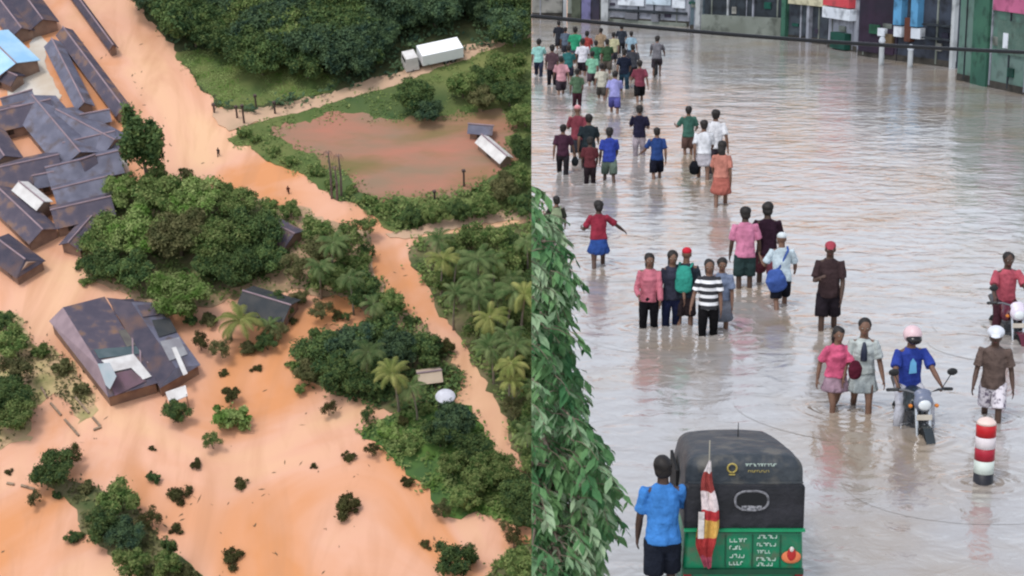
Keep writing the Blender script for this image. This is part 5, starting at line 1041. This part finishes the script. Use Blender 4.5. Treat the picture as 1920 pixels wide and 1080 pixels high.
front((1682, 114), (1792, 128), 3.0, wmat('slate_shop', (62, 70, 84), (48, 52, 62)), 'slate grey shop hung with blue cloth', 'shop', 'shop', [(.0, .14, 1.4, 2.9, .3, W_bl, 'hanging_cloth'), (.3, .42, 1.4, 2.9, .3, W_bl, 'hanging_cloth'), (.0, .14, .95, 1.35, .25, W_wh, 'parcel'), (.3, .46, .95, 1.35, .25, W_wh, 'parcel'), (.17, .28, .8, 1.7, .2, wmat('brown_goods', (105, 62, 48)), 'goods'), (.5, .95, 1.5, 1.56, .3, W_dk, 'shelf'), (.5, .95, 1.0, 1.06, .3, W_dk, 'shelf'), (.95, 1.0, 0, 3, .2, W_post, 'post')])
front((1794, 150), (1940, 182), 3.6, W_gn, 'weathered green compound wall at the right border', 'compound_wall', 'wall', [(.22, .42, -.2, 3.2, .12, W_gn2, 'gate_leaf'), (.45, .85, 2.6, 3.4, .08, W_pk, 'poster'), (.6, .66, 1.4, 1.9, .08, W_wh, 'notice'), (.52, .95, 1.2, 2.3, .06, wmat('stain_panel', (78, 105, 96), (95, 118, 108), scale=3), 'panel')])
front((1942, 184), (2500, 480), 5.5, W_be, 'tan building front continuing the compound wall out of the picture', 'house_front', 'house')
for x, y, tp, l_ in [(1652, 122, 78, 'white post standing in the flood before the dark blue shop'), (1706, 126, 92, 'second white post, right of the first, before the slate shop'), (1405, 66, 24, 'short white post before the grey plinth')]:
    p = G(x, y); h = (y - tp) / S(y) / cos(TH); o = empty('post', l_, 'post', 'white posts before the far shops', (p.x, p.y, 0), 0)
    MB().tube([(0, 0, -.3), (0, 0, h)], [.1, .1], 12).build('shaft', W_post, o, True); MB().tube([(0, 0, h), (0, 0, h + .06)], [.13, .11], 12).build('cap', W_wh, o, True)
p = G(1668, 110); o = empty('teal_stall_box', 'teal green box standing between the two white posts', 'box', None, (p.x, p.y, 0), 0); MB().box((0, 0, .35), (.75, .5, 1.2), 0, .9).build('box_side', W_tl, o); MB().box((0, 0, 1.0), (.8, .55, .08)).build('lid', W_lg, o)
# overhead cable
pts = []
for i in range(25):
    t = i / 24; x = 998 + t * 960; y = 30 + 70 * t + 8 * sin(t * pi); pts.append(D(x, y, 28 + 3 * t))
o = MB().tube(pts, [.032] * 25, 8).build('overhead_cable', M_blk, None, True); tag(o, 'thick black overhead cable crossing the street picture near the top', 'cable')

# ================================================================== LEAFY TREE IN FRONT
XB = [(360, 1020), (400, 1066), (450, 1064), (500, 1098), (560, 1085), (600, 1066), (660, 1080), (740, 1105), (780, 1125), (860, 1155), (920, 1184), (960, 1178), (1000, 1145), (1080, 1112), (1160, 1120)]
def xb(y):
    for (a, xa), (b, x2) in zip(XB, XB[1:]):
        if a <= y <= b: return xa + (x2 - xa) * (y - a) / (b - a)
    return XB[-1][1]
r = random.Random(5); lv = MB(); lv2 = MB(); tw = MB(); ends = []
for i in range(1750):
    y = r.uniform(345, 1150); x1 = xb(max(360, y)) - 52 + 40 * noise.noise(Vector((0, y * .03, 1))); x = r.uniform(940, x1) if r.random() < .65 else r.uniform(max(960, x1 - 50), x1)
    if y < 480 and r.random() < .6: continue
    if y < 400 and x > 1005 + (y - 345) * .9: continue
    dep = r.uniform(10.3, 12.8); p = D(x, y, dep)
    d = Vector((r.uniform(.1, 1), r.uniform(-.7, .5), r.uniform(-.5, .35))).normalized(); q = p.copy(); L = r.uniform(.12, .27); n_ = 9; chain = [p.copy()]
    tgt = lv if r.random() < .62 else lv2
    for k in range(n_):
        d = (d + Vector((0, 0, -.13))).normalized(); q = q + d * (L / n_); chain.append(q.copy())
        a = r.uniform(0, 6.28); o1 = Vector((cos(a), sin(a), 0)); ld = (d * .6 + o1 * .9 + Vector((0, 0, -.35 - r.random() * .6))).normalized(); ll = r.uniform(.045, .115); lw = ll * .23
        sd2 = ld.cross(Vector((r.gauss(0, .4), r.gauss(0, .4), 1))).normalized(); nn = sd2.cross(ld)
        m1 = q + ld * ll * .45; b1 = m1 - nn * lw * .4; tip = q + ld * ll + Vector((0, 0, -.012))
        tgt.add([q, m1 + sd2 * lw, tip, m1 - sd2 * lw, b1, q + ld * ll * .78 + sd2 * lw * .6, q + ld * ll * .78 - sd2 * lw * .6, q + ld * ll * .78 - nn * lw * .3], [(0, 4, 1), (0, 3, 4), (4, 7, 5, 1), (4, 3, 6, 7), (7, 2, 5), (7, 6, 2)])
    tw.tube(chain[::3] + [chain[-1]], [.003, .003, .002, .002, .001][:len(chain[::3]) + 1], 4, False); ends.append(p)
tb = D(985, 1080, 11.7); base = Vector((tb.x, tb.y, -.4)); base = Vector((D(1030, 900, 11.7).x, D(1030, 900, 11.7).y, -.4))
lt = empty('leafy_tree', 'tall leafy tree with drooping narrow leaves at the left edge of the street', 'tree', None, base, 0)
topp = D(1005, 400, 11.6); trk = MB(); trk.tube([base, base.lerp(topp, .3) + Vector((.05, 0, 0)), base.lerp(topp, .65), topp], [.17, .13, .085, .03], 10)
for e_ in ends[::6]:
    t = min(.95, max(.25, (e_.z - base.z) / (topp.z - base.z) - .08)); s0 = base.lerp(topp, t); trk.tube([s0, s0.lerp(e_, .5) + Vector((0, 0, .08)), e_], [.028, .016, .006], 5, False)
def shift(mb): mb.v = [tuple(Vector(v) - base) for v in mb.v]; return mb
for nm, mb, m in (('foliage', lv, leafmat('street_leaf', (.06, .18, .07), (.17, .32, .13), 3.5)), ('foliage', lv2, leafmat('street_leaf_pale', (.14, .26, .13), (.33, .44, .27), 3.5)), ('twigs', tw, M_trunk), ('trunk', trk, M_trunk)):
    me = mb.mesh(nm, m); clip_seam(me); me.transform(Matrix.Translation(-base)); link(nm, me, lt)
# ripples spreading on the flood round everything that stands in it
RINGS += [(l1.x + .05, l1.y - .65, .2), (l2.x, l2.y - .65, .2), (b0.x, b0.y, .12), (T0.x - .4, T0.y + .4, .3), (T0.x + .4, T0.y + .4, .3)]
RINGS.sort(); mb = MB(); r = random.Random(3)
for i, (x, y, r0) in enumerate(RINGS):
    nr, na = 44, 40; Rm = r.uniform(1.0, 1.5) + r0; ph = r.uniform(0, 6); z0 = .0015 + .0004 * (i % 8); base_i = len(mb.v); wl_ = r.uniform(.2, .3)
    for j in range(nr + 1):
        q = Rm * j / nr; env = math.exp(-q / .45) * (1 - j / nr) ** 1.5
        for a_ in range(na):
            a = 2 * pi * a_ / na; qq = q * (1 + .1 * sin(a * 2 + ph)); hz = .02 * env * sin(2 * pi * q / wl_ + ph + .7 * sin(3 * a + ph)); mb.v.append((x + qq * cos(a), y + qq * sin(a), z0 + hz + .015 * env))
    for j in range(nr):
        for a_ in range(na): a = base_i + j * na + a_; b = base_i + j * na + (a_ + 1) % na; mb.f.append((a, a + na, b + na, b))
me = mb.mesh('water_ripples', M_sw, True); clip_seam(me); tag(link('water_ripples', me), kind='structure')
print('objects', len(SC.objects))
